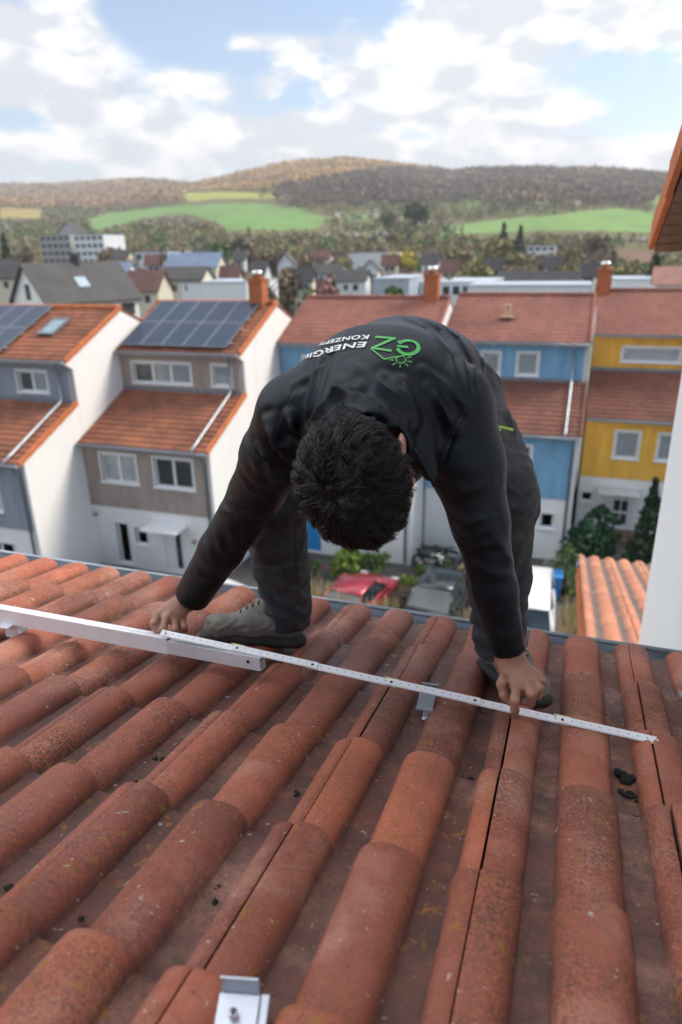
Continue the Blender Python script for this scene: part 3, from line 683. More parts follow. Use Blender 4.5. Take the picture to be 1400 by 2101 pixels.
# polygons (picture plane) of open ground on the slopes, tested through the terrain point seen there
FIELDS = [([(175,452),(230,436),(330,424),(420,418),(520,417),(600,425),(690,452),(640,470),(470,472),(430,450),(380,436),(300,446),(200,470)], (.14,.25,.075)),
          ([(372,408),(380,396),(450,392),(560,396),(640,403),(560,407),(450,407),(400,412)], (.30,.32,.07)),
          ([(880,472),(1000,452),(1180,436),(1260,426),(1345,436),(1355,460),(1340,478),(1180,470),(1000,478),(900,482)], (.16,.27,.085)),
          ([(1325,402),(1365,402),(1385,430),(1345,420)], (.16,.27,.085)),
          ([(900,420),(960,410),(1010,412),(960,424)], (.12,.20,.05)),
          ([(690,440),(760,438),(765,452),(700,455)], (.11,.19,.05)),
          ([(1262,512),(1352,514),(1352,562),(1262,556)], (.17,.11,.075)),
          ([(0,425),(90,430),(80,448),(0,446)], (.32,.25,.09))]
def inpoly(u, v, poly):
    c = np.zeros(u.shape, bool); n = len(poly)
    for i in range(n):
        x1, y1 = poly[i]; x2, y2 = poly[(i+1) % n]
        if y1 == y2: continue
        c ^= ((v < y1) != (v < y2)) & (u < (x2-x1)*(v-y1)/(y2-y1)+x1)
    return c
azs = np.radians(np.concatenate([np.arange(-180, -70, 5), np.arange(-70, 45, .35), np.arange(45, 181, 5)]))
rs = np.concatenate([[55, 90, 130, 180, 230], np.arange(260, 1500, 14), np.arange(1500, 2600, 45), [2900, 3400, 4200]])
AZ, RR = np.meshgrid(azs, rs); X = RR*np.sin(AZ); Y = RR*np.cos(AZ); Z = terr(X, Y)
Z = np.where(RR <= 60, -12.34, Z)
base = np.zeros(X.shape+(3,)); base[:] = (.13, .12, .06)
uu, vv, dd = proj(np.stack([X, Y, Z], -1))
base[(RR < 330)] = (.12, .12, .07)
for poly, cc in FIELDS:
    base[inpoly(uu, vv, poly) & (dd > 50)] = cc
ny, nx = X.shape; idx = np.arange(X.size).reshape(ny, nx)
F = np.stack([idx[:-1, :-1], idx[:-1, 1:], idx[1:, 1:], idx[1:, :-1]], -1).reshape(-1, 4)
mt, nt, bs = NT('meadows_and_wood_floor'); co = objco(nt)
cc = mixc(nt, 1.0, attr(nt, 'tone'), math_(nt, 'ADD', math_(nt, 'MULTIPLY', noise(nt, .03, 6, .65, co), .9), .55), 'MULTIPLY')
nt.links.new(cc, bs.inputs['Base Color']); setin(bs, 'Roughness', 1.0, nt); setin(bs, 'Specular IOR Level', .1, nt)
M['terrain'] = mt
tr = np_mesh('hills', np.stack([X, Y, Z], -1).reshape(-1, 3), F, mt, None, True, {'tone': base.reshape(-1, 3)}); tag(tr, kind='structure')
b = MB(); b.box((-75, -60, -12.8), (75, 75, GZ)); o = b.build('ground', plain('mossy_ground', (.14, .125, .09), 1, 0, .3, .6)); tag(o, kind='structure')

# leaf-card crowns --------------------------------------------------------------
def cards(cent, rad, n, size, g, flat=.8, shape='round'):
    """n small quads spread through an uneven crown volume"""
    k = 7; cl = g.normal(0, 1, (k, 3)); cl /= np.linalg.norm(cl, axis=1)[:, None]; cl *= g.uniform(.25, .72, (k, 1))
    cr = g.uniform(.28, .5, k); ci = g.integers(0, k, n)
    d = g.normal(0, 1, (n, 3)); d /= np.linalg.norm(d, axis=1)[:, None]
    P = cl[ci]+d*cr[ci][:, None]*g.uniform(.55, 1.08, (n, 1))
    if shape == 'cone':
        h = g.uniform(0, 1, n)**1.25; a = g.uniform(0, 2*math.pi, n); rr_ = (1-h)*g.uniform(.55, 1.05, n)*(1+.18*np.sin(h*38+a*2))+.03
        P = np.stack([rr_*np.cos(a), rr_*np.sin(a), h*2-1], 1)
    if shape == 'column':
        h = g.uniform(0, 1, n); a = g.uniform(0, 2*math.pi, n); rr_ = np.minimum(1, (1-h)*2.6)**.6*np.minimum(1, h*6+.5)*g.uniform(.6, 1.05, n)*(1+.15*np.sin(h*21+a*3))
        P = np.stack([rr_*np.cos(a), rr_*np.sin(a), h*2-1], 1)
    P = P*np.array(rad)+np.array(cent)
    a1 = g.normal(0, 1, (n, 3)); a1 /= np.linalg.norm(a1, axis=1)[:, None]; b1 = np.cross(a1, g.normal(0, 1, (n, 3))); b1 /= np.linalg.norm(b1, axis=1)[:, None]
    s = size*g.uniform(.5, 1.3, (n, 1))
    V = np.stack([P-a1*s-b1*s*flat*.5, P+a1*s*.2-b1*s*flat, P+a1*s+b1*s*flat*.4, P-a1*s*.3+b1*s*flat], 1).reshape(-1, 3)
    return V, np.arange(4*n).reshape(-1, 4), P
def leaf_mat(name, c1, c2, rough=.8):
    mt, nt, bs = NT(name); co = objco(nt)
    a = attr(nt, 'tone'); sp = node(nt, 'ShaderNodeSeparateColor', {'Color': a})
    nt.links.new(mixc(nt, sp.outputs[0], c1, c2), bs.inputs['Base Color']); setin(bs, 'Roughness', rough, nt); setin(bs, 'Specular IOR Level', .15, nt)
    return mt
LM = {'bare': leaf_mat('bare_twigs', (.14, .105, .07), (.28, .22, .15)), 'bud': leaf_mat('budding_twigs', (.17, .16, .07), (.31, .28, .12)),
      'dark': leaf_mat('dark_needles', (.012, .03, .016), (.04, .075, .035)), 'green': leaf_mat('green_foliage', (.05, .09, .03), (.12, .19, .06)),
      'yellow': leaf_mat('yellow_blossom', (.38, .30, .02), (.62, .52, .05)), 'pink': leaf_mat('pink_blossom', (.28, .13, .13), (.45, .25, .24)),
      'white': leaf_mat('white_blossom', (.38, .34, .31), (.66, .62, .57)), 'straw': leaf_mat('dry_grass_blades', (.28, .21, .10), (.52, .42, .22))}
M['bark'] = plain('grey_brown_bark', (.10, .075, .055), .95, 0, .25, 4)
def tree(x, y, h, w, kind, label, name='tree', shape='round', group=None, n=420, cat='tree', gz=None):
    g = np.random.default_rng(int(abs(x*131+y*17))+5)
    z0 = float(terr(np.array(x), np.array(y))) if gz is None else gz
    if gz is None and math.hypot(x, y) < 75: z0 = GZ
    t = empty(name, (x, y, z0), g.uniform(0, 6), label, cat, group)
    th = h*.3 if shape == 'round' else h*.06
    cz = (h+th)/2 if shape == 'round' else h*.52
    rz_ = (h-th)/2 if shape == 'round' else h*.48
    V, F, P = cards((0, 0, cz), (w/2, w/2, rz_), n, w*(.075 if shape == 'round' else .085), g, .7, shape)
    tone = np.repeat(np.clip(g.normal(.5, .28, len(P)), 0, 1), 4)
    np_mesh('crown', V, F, LM[kind], t, False, {'tone': tone})
    tk = MB(); r0 = w*.035+.06
    tk.tube([(0, 0, -.4), (w*.01, 0, th), (0, w*.015, cz), (w*.01, 0, h*.9)], [r0, r0*.8, r0*.5, r0*.15], 6)
    if shape == 'round':
        for k in range(7):
            a = k*.9+g.uniform(0, .5); e = np.array([math.cos(a), math.sin(a)])*w*.36
            z1 = th+(h-th)*(.05+.07*k); tk.tube([(0, 0, z1), (e[0]*.5, e[1]*.5, z1+h*.1), (e[0], e[1], z1+h*.24)], [r0*.45, r0*.28, r0*.1], 5)
    tk.build('trunk', M['bark'], t, True)
    return t
def woods(name, pts, kinds, mixw, label, cat, h=(7, 13), seed=1, ncard=16):
    """a far-off wood reading as one mass"""
    g = np.random.default_rng(seed); n = len(pts)
    Vs = []; T = []
    hh = g.uniform(*h, n); ww = hh*g.uniform(.6, .95, n)
    mats = [LM[k] for k in kinds]; px_, py_ = np.asarray(pts)[:, 0], np.asarray(pts)[:, 1]
    patch = np.sin(px_/61+2.2*np.sin(py_/83))*np.sin(py_/47+1.7*np.sin(px_/71+1)); q_ = np.clip(g.uniform(0, 1, n)*.55+(patch*.5+.5)*.45, 0, .999)
    srt = np.argsort(np.argsort(q_))/n; mi = np.searchsorted(np.cumsum(mixw)[:-1], srt)
    objs = []
    P0 = np.asarray(pts)
    d = g.normal(0, 1, (n, ncard, 3)); d /= np.linalg.norm(d, axis=2)[..., None]
    C = d*g.uniform(.5, 1.05, (n, ncard, 1))*np.stack([ww/2, ww/2, hh*.42], 1)[:, None, :]+(P0+np.stack([0*hh, 0*hh, hh*.52], 1))[:, None, :]
    C = C.reshape(-1, 3); m_ = len(C)
    a1 = g.normal(0, 1, (m_, 3)); a1 /= np.linalg.norm(a1, axis=1)[:, None]; b1 = np.cross(a1, g.normal(0, 1, (m_, 3))); b1 /= np.linalg.norm(b1, axis=1)[:, None]
    s = np.repeat(ww, ncard)[:, None]*g.uniform(.08, .20, (m_, 1))
    V = np.stack([C-a1*s-b1*s*.5, C+a1*s*.2-b1*s, C+a1*s+b1*s*.4, C-a1*s*.3+b1*s], 1).reshape(-1, 3)
    tone = np.repeat(np.clip(np.repeat(g.normal(.5, .25, n)+.22*np.sin(px_/35+np.sin(py_/29)*2)*np.sin(py_/41), ncard)+g.normal(0, .12, m_), 0, 1), 4)
    o = np_mesh(name, V, np.arange(4*m_).reshape(-1, 4), mats, None, False, {'tone': tone})
    o.data.polygons.foreach_set('material_index', np.repeat(mi, ncard).astype(np.int32)); o.data.update()
    return tag(o, label, cat, None, 'stuff')
g = np.random.default_rng(21)
LM['gold'] = leaf_mat('budding_beech_painted_sunlight', (.50, .31, .12), (.72, .50, .22))  # sunlight on the hill crest is put into this golden colour
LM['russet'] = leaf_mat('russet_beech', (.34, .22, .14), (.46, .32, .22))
LM['umber'] = leaf_mat('umber_twigs', (.12, .09, .075), (.22, .175, .14))  # cloud shade over the right-hand ridge is put into this darker brown
NT_ = 60000
az_ = g.uniform(-R(52), R(16), NT_); r_ = 300+g.uniform(0, 1, NT_)**.75*2050
x_, y_ = r_*np.sin(az_), r_*np.cos(az_); z_ = terr(x_, y_); u_, v_, _ = proj(np.stack([x_, y_, z_], 1))
u2, v2, _ = proj(np.stack([x_, y_, z_+7], 1))
infield = np.zeros(NT_, bool)
for poly, _c in FIELDS: infield |= inpoly(u_, v_, poly) | inpoly(u2, v2, poly)
rcs = np.interp(u_, [-400, 250, 400, 900, 1100], [2300, 2200, 1500, 1350, 1250])
ok = (~infield) & (r_ < rcs+40)
PT = np.stack([x_, y_, z_], 1)
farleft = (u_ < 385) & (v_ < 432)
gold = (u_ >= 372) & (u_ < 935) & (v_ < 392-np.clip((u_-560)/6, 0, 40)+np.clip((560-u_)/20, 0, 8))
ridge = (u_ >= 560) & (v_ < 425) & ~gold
def thin(mask, keep): return mask & (g.uniform(0, 1, NT_) < keep)
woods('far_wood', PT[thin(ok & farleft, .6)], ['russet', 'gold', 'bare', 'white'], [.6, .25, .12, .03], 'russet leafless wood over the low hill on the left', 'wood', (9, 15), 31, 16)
woods('hilltop_wood', PT[thin(ok & gold, .8)], ['gold', 'russet', 'bud', 'bare'], [.66, .2, .09, .05], 'golden brown wood on the round hilltop, with sunlight painted into its colour', 'wood', (8, 12), 32, 16)
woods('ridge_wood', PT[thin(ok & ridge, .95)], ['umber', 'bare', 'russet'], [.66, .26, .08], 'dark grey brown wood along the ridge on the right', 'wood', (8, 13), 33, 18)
rest = ok & ~farleft & ~gold & ~ridge & (r_ > 330)
woods('hedgerow_scrub', PT[thin(rest, .55)], ['bare', 'bud', 'green', 'umber', 'white'], [.24, .40, .26, .06, .04], 'mixed scrub and hedgerows between the green fields', 'scrub', (4, 9), 34, 18)

# ------------------------------------------------------------------ the town in the valley
def gable(name, u0, u1, veave, Y, wz, dz, yaw, rise, wall, roof, label, depth_=None, group='houses in the valley', gz=None, ridge_along='x', wins=3, solar_=False):
    """pitched-roof house; u0..u1 its width in view, veave the eave height in view at distance Y"""
    a = at(u0, veave, Y); b_ = at(u1, veave, Y); w = abs(b_[0]-a[0]); ze = (a[2]+b_[2])/2
    cx, cy = (a[0]+b_[0])/2, (a[1]+b_[1])/2
    g0 = float(terr(np.array(cx), np.array(cy)))-.3
    h = empty(name, (cx, cy, g0), yaw, label, 'house', group)
    d_ = depth_ or w*.6; H_ = ze-g0; x0, x1 = -w/2, w/2
    m_ = MB()
    if ridge_along == 'x': prof = [(x0, 0, 0), (x0, 0, H_), (x0, d_/2, H_+rise), (x0, d_, H_), (x0, d_, 0)]; m_.prism(prof, (w, 0, 0))
    else: prof = [(x0, 0, 0), (x0, 0, H_), (0, 0, H_+rise), (x1, 0, H_), (x1, 0, 0)]; m_.prism(prof, (0, d_, 0))
    m_.build('wall', M[wall] if isinstance(wall, str) else wall, h)
    r = MB(); t = .22; o_ = .4
    if ridge_along == 'x':
        sl_ = rise/(d_/2)
        r.prism([(x0-o_, -o_, H_-o_*sl_+.03), (x0-o_, d_/2, H_+rise+.03), (x0-o_, d_/2, H_+rise+t), (x0-o_, -o_, H_-o_*sl_+t)], (w+2*o_, 0, 0))
        r.prism([(x0-o_, d_+o_, H_-o_*sl_+.03), (x0-o_, d_/2+.002, H_+rise+.03), (x0-o_, d_/2+.002, H_+rise+t), (x0-o_, d_+o_, H_-o_*sl_+t)], (w+2*o_, 0, 0))
    else:
        sl_ = rise/(w/2)
        r.prism([(x0-o_, -o_, H_-o_*sl_+.03), (0, -o_, H_+rise+.03), (0, -o_, H_+rise+t), (x0-o_, -o_, H_-o_*sl_+t)], (0, d_+2*o_, 0))
        r.prism([(x1+o_, -o_, H_-o_*sl_+.03), (.002, -o_, H_+rise+.03), (.002, -o_, H_+rise+t), (x1+o_, -o_, H_-o_*sl_+t)], (0, d_+2*o_, 0))
    rf = r.build('roof', M[roof] if isinstance(roof, str) else roof, h)
    for k in range(wins):
        xx = x0+w*(k+1)/(wins+1)
        q = MB(); q.box((xx-.6, -.05, H_-2.0), (xx+.6, .02, H_-.75)); wo = q.build('window', M['white_paint'], h)
        q = MB(); q.box((xx-.5, -.07, H_-1.9), (xx+.5, -.03, H_-.85)); q.build('pane', M['glass_dark'], wo)
    return h, w, H_, d_, rise, rf
M['slate'] = plain('dark_slate_roof', (.085, .08, .082), .75, 0, .2, .5); M['maroon'] = plain('maroon_tile_roof', (.20, .095, .08), .8, 0, .2, .5)
M['cream'] = plain('cream_render', (.66, .62, .50), .9, 0, .05, .5); M['hall_white'] = plain('white_hall_cladding', (.74, .77, .80), .6, 0, .05, .3)
M['hall_roof'] = plain('pale_blue_grey_roofing', (.42, .48, .55), .5, 0, .1, .2); M['blue_roof'] = plain('blue_glazed_roof', (.13, .20, .32), .35, 0, .2, .5)
M['pink_roof'] = plain('faded_pink_tile_roof', (.55, .28, .22), .8, 0, .15, .5)
# gable-fronted white house with a long dark roof
def long_house():
    Y = 62; a = at(22, 640, Y); gx = a[0]; 
    g0 = GZ; h = empty('detached_house', (0, 0, 0), 0, 'white gabled house with a long dark slate roof and a skylight beyond the terrace', 'house', 'houses in the valley')
    P1 = at(48, 545, Y); x0 = at(20, 620, Y-3)[0]; 
    zr_ = P1[2]; ze = at(80, 622, Y-3)[2]; L_ = 24.0
    hw = 4.0; p0 = at(48, 545, Y); xg = p0[0]
    for k in range(60):                                   # length of the ridge, from the gable to its far end
        if proj(np.array([xg+math.cos(R(66))*k*.6, Y+math.sin(R(66))*k*.6, p0[2]]))[0] > 236: L_ = k*.6; break
    m_ = MB(); rot = Matrix.Rotation(R(66), 4, 'Z'); org = Vector((xg, Y, 0))
    def W(x, y, z): p = rot @ Vector((x, y, 0)); return (org.x+p.x, org.y+p.y, z)
    m_.prism([W(0, -hw, g0), W(0, -hw, ze), W(0, 0, zr_), W(0, hw, ze), W(0, hw, g0)], Vector(W(L_, 0, 0))-Vector(W(0, 0, 0))); m_.build('wall', M['white_wall'], h)
    r = MB(); sl_ = (zr_-ze)/hw; dv = Vector(W(L_+.8, 0, 0))-Vector(W(0, 0, 0))
    for s in (-1, 1): r.prism([W(-.4, s*(hw+.5), ze-.5*sl_+.03), W(-.4, s*.001, zr_+.03), W(-.4, s*.001, zr_+.25), W(-.4, s*(hw+.5), ze-.5*sl_+.25)], dv)
    rf = r.build('roof', M['slate'], h)
    sk_ = MB(); yy = -2.3; zz = zr_-2.3*sl_+.28
    sk_.add([W(L_*.42, yy-.55, zz-.55*sl_), W(L_*.42+1.3, yy-.55, zz-.55*sl_), W(L_*.42+1.3, yy+.55, zz+.55*sl_), W(L_*.42, yy+.55, zz+.55*sl_)], [(0, 1, 2, 3)])
    sk_.build('skylight', plain('pale_skylight', (.45, .55, .62), .15), rf)
    c_ = MB(); c_.frame_box(W(L_*.55, 0, zr_+.3), (.45, .1, 0), (-.1, .35, 0), (0, 0, .8)); c_.build('chimney', M['slate'], rf)
    q = MB(); q.frame_box(W(-.03, 0, ze+.9), Vector(W(.03, 0, 0))-Vector(W(0, 0, 0)), Vector(W(0, .55, 0))-Vector(W(0, 0, 0)), (0, 0, .8)); q.build('window', M['glass_dark'], h)
    for k in range(4):
        q = MB(); q.frame_box(W(1.6+k*2.6, -hw-.03, ze-1.3), Vector(W(.8, 0, 0))-Vector(W(0, 0, 0)), Vector(W(0, .04, 0))-Vector(W(0, 0, 0)), (0, 0, .65)); q.build('window', M['glass_dark'], h)
long_house()
def flat_block(name, u0, u1, vt, Y, d_, label, mat='hall_white', cat='building', bands=0, yaw=0., group='large buildings in the valley', nwin=0, roofm='hall_roof'):
    a = at(u0, vt, Y); b_ = at(u1, vt, Y); w = b_[0]-a[0]; cx = (a[0]+b_[0])/2; zt = (a[2]+b_[2])/2
    g0 = float(terr(np.array(cx), np.array(Y)))-.5; H_ = zt-g0
    h = empty(name, (cx, Y, g0), yaw, label, cat, group)
    m_ = MB(); m_.box((-w/2, 0, 0), (w/2, d_, H_-.15)); m_.build('wall', M[mat], h)
    m_ = MB(); m_.box((-w/2-.15, -.15, H_-.15), (w/2+.15, d_+.15, H_)); m_.build('roof', M[roofm], h)
    for r_i in range(bands):
        for k in range(nwin):
            xx = -w/2+w*(k+.5)/nwin; zz = H_-1.9-r_i*2.9; ww_ = min(1.1, w/nwin*.33)
            q = MB(); q.box((xx-ww_, -.06, zz), (xx+ww_, .03, zz+1.25)); q.build('window', M['glass_dark'], h)
    return h
flat_block('apartment_block', 80, 142, 482, 250, 14, 'weathered grey concrete apartment block, the left one of the pair', 'concrete', bands=4, nwin=5, group='apartment blocks')
flat_block('apartment_block', 150, 211, 481, 246, 14, 'white apartment block, the right one of the pair', 'hall_white', bands=4, nwin=5, group='apartment blocks')
gable('house', 118, 160, 478, 262, 0, 0, 0, 4, 'concrete', 'slate', 'house with a steep dark pyramid roof between the two apartment blocks', ridge_along='y', wins=1)
gable('house', 345, 440, 548, 118, 0, 0, R(8), 2.3, 'cream', 'blue_roof', 'cream house with a blue solar roof between two conifers', wins=3)
gable('house', 255, 325, 592, 86, 0, 0, R(-4), 2.2, 'cream', 'maroon', 'cream house with a maroon roof beside the long white hall', wins=2)
gable('house', 330, 412, 572, 100, 0, 0, R(4), 1.6, 'cream', 'slate', 'low cream house with a dark roof above the long white hall', wins=2)
gable('house', 215, 262, 556, 105, 0, 0, 0, 1.2, 'hall_white', 'blue_roof', 'low house with a blue roof left of the cream houses', wins=1)
gable('house', 570, 601, 540, 150, 0, 0, 0, 2.0, 'hall_white', 'slate', 'small white gabled house among bare trees in the middle of the valley', ridge_along='y', wins=1)
gable('house', 744, 775, 552, 150, 0, 0, 0, 1.7, 'hall_white', 'slate', 'small white gabled house left of the blue grey hall', ridge_along='y', wins=1)
gable('house', 690, 750, 574, 130, 0, 0, 0, 1.6, 'hall_white', 'slate', 'dark roofed house in front of the pink blossoming tree', wins=2)
gable('house', 1345, 1420, 578, 110, 0, 0, 0, 1.8, 'hall_white', 'pink_roof', 'white house with a faded pink roof at the right edge of the valley', wins=3)
gable('house', 640, 700, 560, 175, 0, 0, 0, 2.0, 'hall_white', 'slate', 'grey roofed house behind the pink tree', wins=2)
gable('house', -30, 30, 566, 95, 0, 0, 0, 2.4, 'cream', 'slate', 'dark roofed house at the left edge behind the gabled one', wins=2)
flat_block('hall', 300, 505, 578, 100, 12, 'long low white hall beyond the taupe house', nwin=5, bands=0)
flat_block('hall', 275, 345, 516, 170, 12, 'white flat roofed block left of the conifers', bands=1, nwin=4)
flat_block('hall', 765, 840, 570, 105, 14, 'blue grey hall left of the second chimney', 'hall_roof')
flat_block('hall', 846, 1010, 578, 112, 16, 'long white industrial hall between the two right chimneys', bands=1, nwin=8)
flat_block('hall', 960, 1212, 584, 98, 10, 'low white hall in front of the dark solar roofs', bands=0)
flat_block('hall', 1262, 1346, 572, 120, 12, 'white hall beside the columnar conifer')
flat_block('hall', 715, 800, 519, 240, 18, 'far white industrial hall behind the yellow bush', bands=0, nwin=12)
flat_block('greenhouse', 520, 664, 484, 420, 30, 'long pale greenhouse at the foot of the hill', bands=0)
flat_block('shed', 1084, 1140, 504, 330, 8, 'long white shed at the edge of the fields', bands=1, nwin=4, group='large buildings in the valley')
for u0, u1, ve, Y, yw, ri, wl, rf_, lb in ((452, 488, 566, 120, 10, 1.6, 'cream', 'maroon', 'small cream house with a maroon roof behind the taupe house'), (512, 545, 556, 140, -8, 1.8, 'hall_white', 'slate', 'small white house left of the first chimney'),
        (604, 640, 572, 120, 5, 1.7, 'cream', 'slate', 'cream house right of the first chimney'), (300, 330, 540, 150, 12, 1.8, 'hall_white', 'maroon', 'white house with a maroon roof left of the slim conifer'), (392, 425, 528, 170, -6, 1.8, 'cream', 'slate', 'distant cream house above the blue solar roof'),
        (640, 676, 530, 210, 6, 2.2, 'hall_white', 'maroon', 'distant white house with a maroon roof in the middle of the trees'), (905, 940, 552, 150, 0, 1.7, 'cream', 'maroon', 'cream house behind the second chimney'), (1000, 1030, 548, 165, 10, 1.8, 'hall_white', 'slate', 'white house left of the three dark roofs'),
        (1195, 1222, 560, 140, -10, 1.6, 'hall_white', 'slate', 'white house left of the third chimney'), (468, 500, 532, 190, 14, 2.0, 'hall_white', 'slate', 'distant white house right of the broad green tree'), (230, 262, 528, 170, 0, 1.8, 'cream', 'slate', 'cream house right of the apartment blocks'),
        (785, 815, 540, 180, 8, 1.9, 'cream', 'maroon', 'cream house left of the yellow bush'), (865, 900, 538, 190, -7, 1.9, 'hall_white', 'slate', 'white house right of the yellow bush'), (1120, 1150, 545, 190, 8, 1.9, 'cream', 'slate', 'cream house below the white shed')):
    gable('house', u0, u1, ve, Y, 0, 0, R(yw), ri, wl, rf_, lb, wins=2)
for i, u in enumerate((1050, 1105, 1160)):
    gable('row_house', u-27, u+27, 578, 128, 0, 0, 0, 1.5, 'hall_white', 'slate', ('dark roofed house left of the other two behind the low white hall', 'dark roofed house, middle one of three behind the low white hall', 'dark roofed house right of the other two behind the low white hall')[i], wins=2)
g2 = np.random.default_rng(77)
TL = []
def T(u, vtop, Y, w, kind, label, shape='round', name='tree', n=420):
    p = at(u, vtop, Y); z0 = float(terr(np.array(p[0]), np.array(Y))) if Y > 75 else GZ
    return tree(p[0], Y, max(2.5, p[2]-z0), w, kind, label, name, shape, 'trees in the valley', n)
for a in [(1035,458,300,10,'dark','dark conifer, the left one of the pair below the green field','cone','conifer'), (1069,463,290,9,'dark','dark conifer, the right one of the pair below the green field','cone','conifer'),
          (1259,514,150,2.6,'dark','slim columnar conifer beside the right chimney','column','conifer'), (1348,520,130,6,'dark','dark conifer under the orange verge','cone','conifer'),
          (330,508,150,3,'dark','slim conifer left of the cream house','cone','conifer'), (374,512,125,3.6,'dark','narrow conifer in front of the cream house','cone','conifer'),
          (437,492,180,13,'green','broad dark green tree right of the cream house','round','tree'), (489,478,260,10,'dark','round evergreen below the greenhouse','round','tree'),
          (855,410,430,20,'dark','tall dark fir, the largest on the slope','round','tree'), (800,425,430,14,'green','dark green tree left of the tall fir','round','tree'),
          (10,520,120,3.2,'dark','slim conifer at the left edge of the town','cone','conifer'), (5,480,200,8,'dark','dark evergreen by the apartment blocks','cone','conifer'),
          (820,508,235,11,'yellow','bright yellow forsythia in front of the far hall','round','bush'), (163,612,60,1.8,'yellow','small yellow bush in front of the long dark roof','round','bush'),
          (240,560,84,2.6,'yellow','yellow green bush at the end of the dark roof','round','bush'),
          (670,572,110,5,'pink','pink blossoming tree behind the left blue house','round','tree'), (640,548,130,6,'pink','dusty pink blossoming tree among bare twigs','round','tree'),
          (722,582,95,5,'bud','yellow green budding tree right of the pink one','round','tree'), (800,584,92,5.5,'green','green shrub in front of the blue grey hall','round','tree'),
          (455,520,140,10,'bare','bare brown tree right of the broad green tree','round','tree'), (540,545,105,9,'bare','bare brown tree left of the first chimney','round','tree'), (590,548,120,8,'bare','bare tree just behind the first chimney','round','tree'),
          (983,532,150,9,'bud','round budding tree between the right chimneys','round','tree'), (1030,488,250,16,'bud','wide pale budding tree below the conifer pair','round','tree'),
          (925,535,160,8,'bare','bare tree right of the yellow bush','round','tree'), (1165,540,160,8,'bud','budding tree above the dark roofs','round','tree'), (1225,470,300,12,'bare','bare spreading tree below the green field','round','tree'),
          (1180,500,260,12,'bud','pale green tree right of the white shed','round','tree'), (1285,530,140,7,'bud','budding tree beside the brown field','round','tree'),
          (230,500,180,14,'bare','bare tree right of the apartment blocks','round','tree'), (265,520,140,8,'bare','bare tree left of the white block','round','tree'), (40,495,220,12,'bare','bare tree left of the apartment blocks','round','tree'),
          (505,500,200,12,'bare','bare tree below the evergreen','round','tree'), (560,505,210,14,'bare','bare brown tree below the greenhouse','round','tree'), (620,510,200,14,'bare','bare tree above the small white house','round','tree'),
          (690,525,190,12,'bud','budding tree left of the far hall','round','tree'), (760,500,300,16,'bare','bare tree behind the far hall','round','tree'), (950,500,300,16,'bud','budding tree right of the far hall','round','tree'),
          (1110,520,220,12,'bare','bare tree in front of the white shed','round','tree'), (900,560,120,6,'bare','bare twiggy tree behind the second chimney','round','tree'),
          (640,585,80,4,'green','dark green bush behind the roof of the left blue house','round','bush'), (1215,545,170,8,'bare','bare tree left of the columnar conifer','round','tree'), (20,612,62,3,'green','green bush in front of the white gable','round','bush')]:
    T(a[0], a[1], a[2], a[3], a[4], a[5], a[6], a[7], 360 if a[2] > 100 else 500)
# loose trees and gardens that fill the valley floor
NV = 2300
azv = g2.uniform(-R(55), R(18), NV); rv = g2.uniform(135, 420, NV); xv, yv = rv*np.sin(azv), rv*np.cos(azv)
uv_, vv_, _ = proj(np.stack([xv, yv, terr(xv, yv)], 1)); okv = ~inpoly(uv_, vv_, FIELDS[6][0])
woods('valley_trees', np.stack([xv, yv, terr(xv, yv)], 1)[okv], ['bare', 'bud', 'green', 'umber'], [.42, .34, .14, .10], 'leafless garden trees filling the valley between the houses', 'trees', (4, 8), 41, 46)

# ------------------------------------------------------------------ the street between the rows
b = MB(); b.box((-40, 13.5, GZ-.2), (20, 18.2, GZ+.004)); o = b.build('road', M['asphalt']); tag(o, kind='structure')
b = MB(); b.box((-40, 18.35, GZ-.2), (20, 30.9, GZ+.006)); o = b.build('forecourt', plain('grey_forecourt_paving', (.105, .10, .09), .9, 0, .25, .7)); tag(o, kind='structure')
b = MB(); b.box((-40, 18.2, GZ-.2), (20, 18.35, GZ+.11)); o = b.build('kerb', M['concrete']); tag(o, kind='structure')
def glossy(name, c, r=.25, metal=.3):
    mt, nt, bs = NT(name); setin(bs, 'Base Color', (*c, 1), nt); setin(bs, 'Roughness', r, nt); setin(bs, 'Metallic', metal, nt); setin(bs, 'Coat Weight', .6, nt); setin(bs, 'Coat Roughness', .05, nt)
    co = objco(nt); nt.links.new(mixc(nt, remap(nt, noise(nt, 3, 4, .6, co), .3, .7), tuple(x*.85 for x in c), c), bs.inputs['Base Color']); return mt
M['car_glass'] = glass('tinted_car_glass', (.02, .03, .035), (.10, .13, .15), .3); M['tail'] = glossy('red_lamp_plastic', (.55, .02, .02), .2, 0); M['head'] = glossy('clear_lamp', (.7, .72, .74), .1, .3)
def loft(secs):
    """closed skin through cross sections of equal length"""
    vs = []; fs = []; n = len(secs[0])
    for s in secs: vs += s
    for i in range(len(secs)-1):
        for k in range(n): fs.append((i*n+k, i*n+(k+1) % n, (i+1)*n+(k+1) % n, (i+1)*n+k))
    fs += [tuple(range(n))[::-1], tuple(range((len(secs)-1)*n, len(secs)*n))]
    return vs, fs
